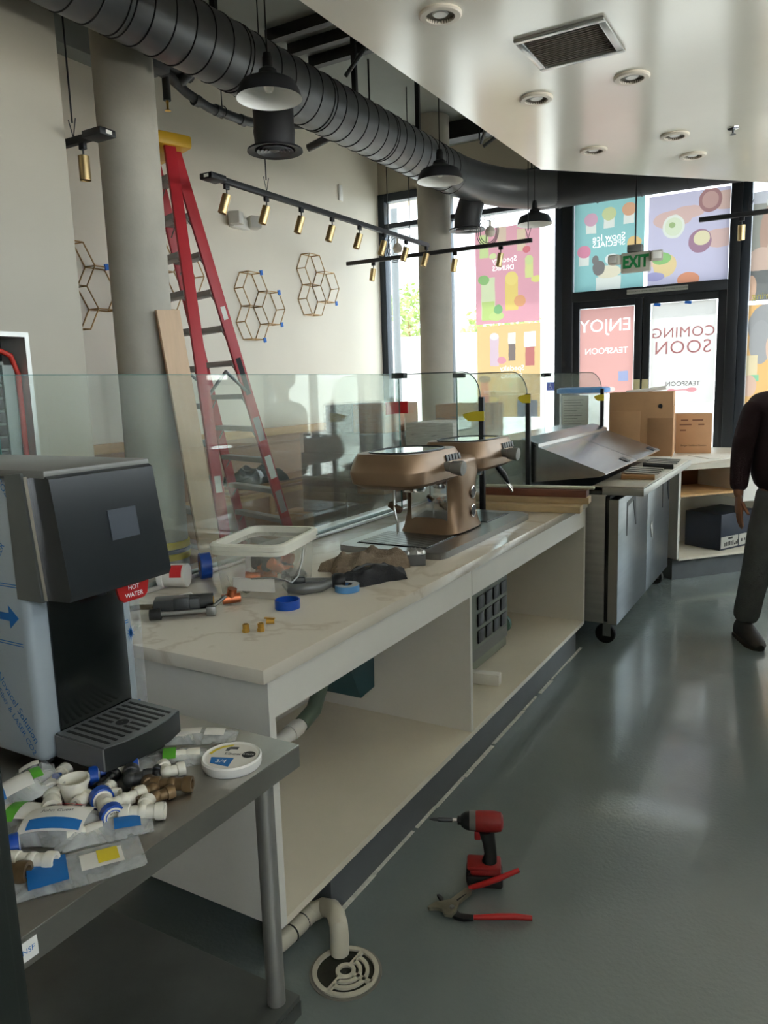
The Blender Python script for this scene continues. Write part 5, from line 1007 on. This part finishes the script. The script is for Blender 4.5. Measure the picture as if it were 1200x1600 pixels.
# ================================================================== WRAPPED PALLETS
wrap = Mfilm('stretch_wrap', (236, 238, 242), .06, .3, 14, (.35, .35, 3), .25)
grey_box = M('grey_carton_board', (132, 120, 110), .75, 0, .12, 3)
def pal(label, x0, x1, y0, y1, zt, boxes, top):
    t = thing('wrapped_pallet', label, 'pallet', ((x0+x1)/2, (y0+y1)/2, 0), group='stretch wrapped pallets')
    for i in range(3): B().box(x0+(x1-x0)*i/2.2, x0+(x1-x0)*i/2.2+.09, y0, y1, 0, .09).build('pallet_runner', wood_pale, t)
    for i in range(6): B().box(x0, x1, y0+(y1-y0)*i/6, y0+(y1-y0)*(i+.75)/6, .09, .11).build('pallet_slat', wood_pale, t)
    for bx_ in boxes: B().box(*bx_[:6], .006).build('packed_carton', bx_[6], t)
    B().box(x0-.012, x1+.012, y0-.012, y1+.012, .03, zt, .03, seg=3).build('stretch_wrap', wrap, t)
    if top:
        B().box(*top, .04, seg=3).build('stretch_wrap', wrap, t)
    return t
gx0, gx1, gy0, gy1 = -4.42, -3.5, 6.0, 6.85
bx = [(gx0, gx1-.42, gy0, gy1, .115, .62, grey_box), (gx1-.41, gx1, gy0, gy1, .115, .62, grey_box), (gx0, gx1-.3, gy0, gy1, .622, 1.0, grey_box), (gx1-.29, gx1, gy0, gy1, .622, 1.0, cardboard), (gx0+.02, gx1, gy0+.02, gy1, 1.002, 1.18, grey_box),
      (gx0+.25, gx0+.55, gy0+.08, gy1-.1, 1.182, 1.45, M('stone_print', (150, 148, 142), .7, 0, .3, 30)), (gx0+.56, gx1-.02, gy0+.08, gy1-.1, 1.182, 1.45, cardboard_lt)]
p1 = pal('tall grey pallet of cartons in stretch wrap behind the glass', gx0, gx1, gy0, gy1, 1.19, bx, (gx0+.22, gx1, gy0+.06, gy1-.06, 1.17, 1.47))
B().box(gx0+.6, gx0+.9, gy0-.003, gy0-.0005, .7, 1.0).build('shipping_label', M('label_pale', (150, 140, 132), .7), p1); B().box(gx0+.3, gx0+.42, gy0-.003, gy0-.0005, .75, .88).build('shipping_label', MATS['label_pale'], p1)
white_box = M('white_carton', (222, 214, 204), .75, 0, .05)
pal('low white pallet of cartons in stretch wrap beside the grey pallet', -3.46, -2.95, 6.35, 7.0, 1.27, [(-3.46, -2.95, 6.35, 7.0, .115, .7, white_box), (-3.46, -2.97, 6.37, 7.0, .702, 1.26, white_box)], None)
pal('far white pallet of cartons in stretch wrap in front of the column', -3.5, -2.95, 7.1, 7.6, 1.42, [(-3.5, -2.95, 7.1, 7.6, .115, .8, white_box), (-3.5, -2.96, 7.1, 7.6, .802, 1.41, cardboard_lt)], None)
# ================================================================== POSTERS (on the inside of the glass, read from the street)
PYY = 9.044
def poster(label, x0, x1, z0, z1, base, shapes, texts, holes=(), clips=True, dim=.46, tr=.55, PYY=9.044):
    """shapes in fractions of the sheet (u 0..1 left to right, v 0..1 bottom to top); holes = lettering cut in white"""
    W_, H_ = x1-x0, z1-z0; cx_ = (x0+x1)/2
    t = thing('window_poster', label, 'poster', (cx_, PYY, z0), group='posters on the shop windows')
    mt = Mposter('poster_print_%d' % len(MATS), base, [(k, u*W_-W_/2, v*H_, rx*W_, rv*H_, c) for k, u, v, rx, rv, c in shapes], tr, dim)
    cu = bpy.data.curves.new('sheet', 'CURVE'); cu.dimensions = '2D'; cu.fill_mode = 'BOTH'; cu.resolution_u = 3
    sp = cu.splines.new('POLY'); sp.points.add(3); sp.use_cyclic_u = True
    for p, c in zip(sp.points, ((-W_/2, 0), (W_/2, 0), (W_/2, H_), (-W_/2, H_))): p.co = (c[0], c[1], 0, 1)
    fills = []
    for body, u, v, size in holes:
        f = bpy.data.curves.new('f', 'FONT'); f.body = body; f.size = size; f.align_x = 'CENTER'; f.align_y = 'CENTER'; f.resolution_u = 3
        fo = bpy.data.objects.new('f', f); link(fo); bpy.ops.object.select_all(action='DESELECT'); fo.select_set(True); bpy.context.view_layer.objects.active = fo
        bpy.ops.object.convert(target='CURVE'); fo = bpy.context.view_layer.objects.active
        for s0 in fo.data.splines:
            s1 = cu.splines.new('BEZIER'); s1.bezier_points.add(len(s0.bezier_points)-1); s1.use_cyclic_u = True
            for a, c in zip(s0.bezier_points, s1.bezier_points):
                tr_ = lambda q: Vector((-(q.x)+(u-.5)*W_, q.y+v*H_, 0))
                c.handle_left_type = c.handle_right_type = 'FREE'; c.co = tr_(a.co); c.handle_left = tr_(a.handle_left); c.handle_right = tr_(a.handle_right)
        bpy.data.objects.remove(fo)
        fills.append(letter(body, size, Mposter('poster_white', (250, 246, 240), (), .6, .8) if 'poster_white' not in MATS else MATS['poster_white'], t, face((cx_+(u-.5)*W_, PYY, z0+v*H_), (-1, 0, 0), (0, 0, 1)), name='white_lettering'))
    co = bpy.data.objects.new('sheet', cu); link(co); bpy.context.view_layer.update()
    me = bpy.data.meshes.new_from_object(co, depsgraph=bpy.context.evaluated_depsgraph_get()); bpy.data.objects.remove(co)
    me.transform(Matrix(((1, 0, 0, 0), (0, 0, 1, 0), (0, 1, 0, 0), (0, 0, 0, 1)))); me.materials.clear(); me.materials.append(mt)
    o = bpy.data.objects.new('sheet', me); link(o); o.parent = t; FR[o.name] = frame_of(t)
    for body, u, v, size, m_ in texts: letter(body, size, m_, t, face((cx_+(u-.5)*W_, PYY-.0015, z0+v*H_), (-1, 0, 0), (0, 0, 1)), spacing=1.06 if size > .12 else 1)
    return t
def cup(u, v, w_, h_, body, top, r=.75):
    return [('b', u, v, w_*.8, h_*.55, body), ('b', u, v+h_*.3, w_*.95, h_*.3, body), ('e', u, v+h_*.62, w_, h_*.4, top)]
pink_ink = Mposter('pink_letter_ink', (232, 130, 135), (), .6, .75)
W1 = (236, 236, 226)
poster('pink drinks poster in the left shop window', -3.87, -3.05, 2.33, 3.46, (238, 150, 168),
  [('b', .14, .82, .07, .12, (206, 222, 130)), ('e', .28, .71, .06, .03, (220, 228, 150)), ('b', .42, .9, .07, .1, (226, 190, 160)), ('b', .72, .84, .065, .11, (232, 200, 160)), ('e', .8, .74, .06, .035, (225, 60, 80)), ('b', .84, .55, .06, .1, (228, 226, 120)), ('e', .84, .63, .06, .05, (214, 224, 130)), ('e', .95, .43, .08, .035, (240, 226, 90)),
   ('b', .2, .27, .11, .22, (220, 224, 170)), ('b', .2, .14, .1, .1, (190, 214, 90)), ('e', .13, .47, .09, .05, (120, 180, 60)), ('e', .33, .08, .12, .05, (200, 220, 110)), ('e', .36, .15, .07, .05, (90, 170, 70)), ('b', .57, .3, .1, .17, (245, 205, 60)), ('e', .57, .46, .1, .07, (250, 215, 80)), ('e', .7, .22, .09, .06, (240, 150, 60))],
  (), (('Specialty', .46, .66, .09), ('DRINKS', .44, .575, .08)))
poster('orange drinks poster below the pink one in the window', -3.86, -3.04, 1.19, 2.31, (246, 196, 110),
  [('b', .28, .72, .07, .16, (226, 190, 205)), ('e', .28, .88, .07, .04, (238, 225, 228)), ('e', .4, .62, .07, .04, (230, 130, 150)), ('b', .56, .72, .055, .11, (96, 60, 46)), ('b', .56, .85, .06, .06, (240, 232, 220)), ('b', .84, .68, .07, .13, (196, 60, 48)), ('b', .84, .83, .09, .08, (244, 240, 232)), ('b', .12, .26, .065, .16, (226, 90, 50)), ('e', .12, .42, .1, .04, (80, 60, 50)), ('b', .8, .08, .16, .1, (70, 84, 120))],
  (), (('Specialty', .56, .53, .09), ('DRINKS', .55, .445, .08)))
sn = []
for u, v, c in ((.24, .76, (214, 150, 178)), (.5, .8, (200, 206, 130)), (.78, .82, (222, 150, 90)), (.14, .42, (228, 110, 150)), (.86, .46, (240, 190, 90))): sn += [('b', u, v-.07, .075, .06, W1), ('e', u, v+.02, .1, .07, c)]
sn += [('b', .5, .05, .18, .1, W1), ('e', .5, .2, .18, .07, (240, 224, 190)), ('e', .55, .33, .1, .06, (235, 235, 230)), ('e', .36, .25, .09, .08, (70, 56, 50)), ('e', .31, .34, .05, .05, (70, 56, 50))]
poster('teal snow ice poster in the left of the door transom', -2.635, -1.86, 2.612, 3.62, (120, 196, 196), sn, (), (('Snow Ice', .5, .57, .1), ('SPECIALS', .5, .5, .09)))
hands = [('e', .3, .72, .24, .1, (226, 178, 168)), ('e', .5, .78, .2, .07, (226, 178, 168)), ('e', .32, .64, .14, .13, (240, 240, 226)), ('e', .32, .64, .11, .1, (226, 232, 196)), ('e', .3, .66, .04, .03, (150, 180, 90)), ('e', .95, .86, .2, .1, (224, 176, 160)), ('e', .76, .88, .14, .13, (150, 66, 66)), ('e', .76, .88, .1, .09, (190, 130, 120)), ('e', .9, .46, .25, .1, (226, 178, 168)), ('e', .65, .45, .14, .13, (150, 80, 120)), ('e', .67, .48, .1, .08, (240, 222, 170)), ('e', .08, .3, .22, .08, (240, 190, 170)), ('e', .22, .22, .15, .13, (242, 206, 130)), ('e', .18, .3, .12, .07, (120, 190, 70)), ('e', .52, .04, .14, .08, (236, 130, 60)), ('e', .1, .1, .12, .05, (150, 140, 200))]
poster('lilac poster of hands holding drinks in the door transom', -1.82, -1.0, 2.612, 3.55, (206, 196, 226), hands, ())
poster('pink ENJOY poster on the left door leaf', -2.555, -1.945, 1.45, 2.415, (240, 160, 150), [('b', .82, .2, .09, .06, (150, 160, 210)), ('e', .6, .05, .08, .03, (246, 226, 216))], (), (('ENJOY', .47, .79, .2), ('TEASPOON', .5, .5, .095)), PYY=9.014)
t = poster('white COMING SOON poster on the right door leaf', -1.755, -1.095, 1.33, 2.415, (244, 238, 232), [('e', .34, .13, .06, .014, (236, 130, 140)), ('b', .5, .13, .15, .006, (236, 130, 140)), ('e', .66, .13, .08, .022, (236, 130, 140))],
  (('COMING', .5, .70, .155, pink_ink), ('SOON', .5, .55, .2, pink_ink), ('TEASPOON', .52, .19, .07, M('grey_ink', (90, 80, 84), .7))), PYY=9.014)
for x in (-1.7, -1.38): B(T(x, 9.011, 2.405) @ RY(.15)).box(-.035, .035, 0, .001, -.015, .015).build('tape_piece', blue_tape, t)
poster('hiring poster with a bare arm in the right shop window', -.785, .1, 2.37, 3.45, (150, 146, 130), [('e', .3, .62, .22, .32, (190, 140, 112)), ('e', .12, .33, .2, .16, (222, 180, 156)), ('e', .3, .45, .14, .2, (222, 180, 156)), ('b', .15, .95, .3, .06, (214, 212, 222)), ('b', .4, .14, .45, .14, (60, 58, 50)), ('e', .02, .12, .05, .12, (226, 170, 130)), ('e', .22, .9, .08, .06, (240, 232, 226))], (('/hiring', .17, .04, .1, M('yellow_ink', (240, 226, 120), .6)), ))
poster('orange poster with grey hair below the hiring poster', -.785, .1, 1.2, 2.33, (246, 178, 60), [('e', .2, .8, .2, .2, (140, 136, 136)), ('e', .14, .66, .12, .2, (150, 146, 146)), ('e', .34, .6, .14, .18, (226, 176, 146)), ('b', .06, .42, .06, .12, (240, 214, 160)), ('b', .08, .33, .06, .03, (110, 200, 140)), ('e', .03, .26, .09, .1, (230, 180, 150))], ())
t = thing('accessibility_sticker', 'blue accessibility sticker on the glass beside the door', 'sticker', (-2.91, PYY, 1.5)); B().box(-2.96, -2.865, PYY, PYY+.002, 1.5, 1.6).build('sticker_sheet', Mposter('sticker_blue', (60, 80, 190), (), .4), t)
wm = Mposter('sticker_white', (245, 245, 245), (), .6)
b = B(Matrix(((1, 0, 0, -2.9125), (0, 0, 1, PYY-.002), (0, 1, 0, 1.55), (0, 0, 0, 1)))); b.prism([(.022*math.cos(a)-.004, .022*math.sin(a)-.012) for a in [i*PI/8 for i in range(-13, 2)]]+[(.016*math.cos(a)-.004, .016*math.sin(a)-.012) for a in [i*PI/8 for i in range(1, -14, -1)]], 0, .0005)
b.prism([(-.008, .02), (-.002, .02), (0, .0), (.014, 0), (.02, -.026), (.028, -.026), (.027, -.031), (.016, -.031), (.011, -.006), (-.006, -.006)], 0, .0005).prism([(-.005+.006*math.cos(i*PI/4), .03+.006*math.sin(i*PI/4)) for i in range(8)], 0, .0005); b.build('wheelchair_symbol', wm, t)
# ================================================================== PERSON
def skin(name, verts, edges, radii, mat, par, sub=2, root=0):
    me = bpy.data.meshes.new(name); me.from_pydata(verts, edges, []); o = bpy.data.objects.new(name, me); link(o)
    md = o.modifiers.new('skin', 'SKIN'); md.use_smooth_shade = True; md.branch_smoothing = .6
    for i, r in enumerate(radii):
        sv_ = me.skin_vertices[0].data[i]; sv_.radius = r if isinstance(r, tuple) else (r, r)
        sv_.use_root = (i == root)
    s2 = o.modifiers.new('sub', 'SUBSURF'); s2.levels = sub; s2.render_levels = sub
    me.materials.append(mat); o.parent = par; FR[o.name] = frame_of(par); return o
fa = math.radians(-62)      # local +x is the way the person faces
t = thing('person', 'person in a dark maroon sweater and grey jeans at the right edge', 'person', (-.2, 5.08, 0), fa)
skin_m = M('skin_tone', (150, 104, 80), .5, 0, .06, 20); sw = M('maroon_sweater', (44, 24, 32), .9, 0, .12, 40, .4, 160); jn = M('grey_jeans', (96, 98, 98), .85, 0, .15, 10, .5, 120); shoe = M('dark_shoe', (48, 42, 36), .7, 0, .25, 20); hair = M('dark_hair', (30, 26, 24), .6, 0, .2, 30)
# local: x forward, y left; right arm = -y side, seen at the left of the picture
V = [(0, 0, .96), (0, 0, 1.15), (-.01, 0, 1.32), (-.015, 0, 1.46), (0, 0, 1.56), (.015, 0, 1.64), (.025, 0, 1.72), (.02, 0, 1.79)]
E_ = [(i, i+1) for i in range(7)]; Rr = [(.12, .14), (.11, .13), (.12, .14), (.075, .09), .055, .075, .092, .075]
for s_ in (-1, 1):
    k = len(V); V += [(-.015, s_*.19, 1.43), (-.04, s_*.255, 1.15), (.0, s_*.275, .93), (.015, s_*.275, .88)]; E_ += [(3, k), (k, k+1), (k+1, k+2), (k+2, k+3)]; Rr += [.05, .04, .03, .028]
    k = len(V); V += [(0, s_*.095, .88), (.01, s_*.14, .5), (-.02, s_*.19, .1), (.1, s_*.2, .045)]; E_ += [(0, k), (k, k+1), (k+1, k+2), (k+2, k+3)]; Rr += [.08, .055, .04, .035]
body = skin('body', V, E_, Rr, skin_m, t)
def finger(base, d1, lens, r, par):
    pts = [Vector(base)]; d = Vector(d1).normalized(); cur = d
    for i, L_ in enumerate(lens): pts.append(pts[-1]+cur*L_); cur = (cur+Vector((.28, 0, -.02))).normalized()
    return pts
for s_ in (-1, 1):
    hb = B(); x0, y0, z0 = .015, s_*.275, .87
    hb.tube([(x0-.005, y0, z0+.03), (x0, y0, z0), (x0+.005, y0, z0-.04), (x0+.01, y0, z0-.075)], [.024, .028, .033, .03], 12, m=T(x0, y0, z0) @ Matrix.Diagonal((1.25, .62, 1, 1)) @ T(-x0, -y0, -z0))
    for i, (dx, L_) in enumerate(((.03, .036), (.012, .042), (-.008, .039), (-.026, .031))):
        pts = finger((x0+.01+dx, y0-s_*.002, z0-.07), (.12, 0, -1), (L_, L_*.75, L_*.6), .009, t); hb.tube(pts, [.0095, .009, .0082, .006], 8)
    pts = finger((x0+.035, y0-s_*.006, z0-.01), (.75, -s_*.25, -1), (.035, .03, .022), .01, t); hb.tube(pts, [.012, .011, .01, .007], 8)
    hb.build('hand', skin_m, t, False)
    sb = B(); lx, ly = .02, s_*.2     # shoe
    secs = [(-.11, .034, .09), (-.08, .044, .125), (0, .048, .13), (.06, .05, .11), (.13, .054, .075), (.18, .044, .058), (.205, .022, .04)]
    vs = []; fs = []; n = 14
    for x, w_, h_ in secs:
        for k in range(n):
            a = 2*PI*k/n; vs.append((lx+x, ly+w_*math.cos(a), max(0.004, h_*.5+h_*.5*math.sin(a))))
    for i in range(len(secs)-1):
        for k in range(n): fs.append([i*n+k, i*n+(k+1) % n, (i+1)*n+(k+1) % n, (i+1)*n+k])
    fs.append(list(range(n))); fs.append([(len(secs)-1)*n+k for k in range(n)]); sh_ = sb.add(vs, fs).build('shoe', shoe, t, False)
    B().prism([(lx-.105, ly-.04), (lx-.03, ly-.046), (lx+.12, ly-.054), (lx+.18, ly-.035), (lx+.2, ly), (lx+.18, ly+.035), (lx+.12, ly+.054), (lx-.03, ly+.046), (lx-.105, ly+.04)], 0, .022).build('sole', M('shoe_sole', (70, 62, 52), .8), sh_, False)
V = [(0, 0, .86), (0, 0, 1.15), (-.01, 0, 1.32), (-.015, 0, 1.46), (-.005, 0, 1.54)]; E_ = [(0, 1), (1, 2), (2, 3), (3, 4)]; Rr = [.21, .215, .225, .165, .085]
for s_ in (-1, 1):
    k = len(V); V += [(-.015, s_*.19, 1.44), (-.045, s_*.243, 1.16), (-.01, s_*.268, .98), (.005, s_*.275, .92)]; E_ += [(3, k), (k, k+1), (k+1, k+2), (k+2, k+3)]; Rr += [.09, .068, .056, .05]
skin('sweater', V, E_, Rr, sw, t)
V = [(0, 0, .99), (0, 0, .9)]; E_ = [(0, 1)]; Rr = [.175, .17]
for s_ in (-1, 1):
    k = len(V); V += [(0, s_*.1, .8), (.015, s_*.14, .5), (-.01, s_*.18, .22), (-.015, s_*.195, .09)]; E_ += [(1, k), (k, k+1), (k+1, k+2), (k+2, k+3)]; Rr += [.11, .092, .08, .088]
skin('jeans', V, E_, Rr, jn, t)
B().ell((-.005, 0, 1.76), .105, .092, .085, 18).ell((-.03, 0, 1.7), .085, .09, .09, 16).build('hair', hair, t, False)
B().ell((.118, 0, 1.69), .02, .014, .022, 10).build('nose', skin_m, t, False)
for s_ in (-1, 1):
    e = B().ell((.1, s_*.032, 1.715), .012, .014, .008, 10).build('eye', M('eye_white', (220, 216, 210), .3), t, False); B().ell((.109, s_*.032, 1.715), .004, .006, .006, 8).build('pupil', ink, e, False); B().ell((.0, s_*.092, 1.7), .018, .01, .03, 10).build('ear', skin_m, t, False)
B().ell((.1, 0, 1.655), .014, .026, .006, 10).build('mouth', M('lip', (130, 76, 66), .5), t, False)
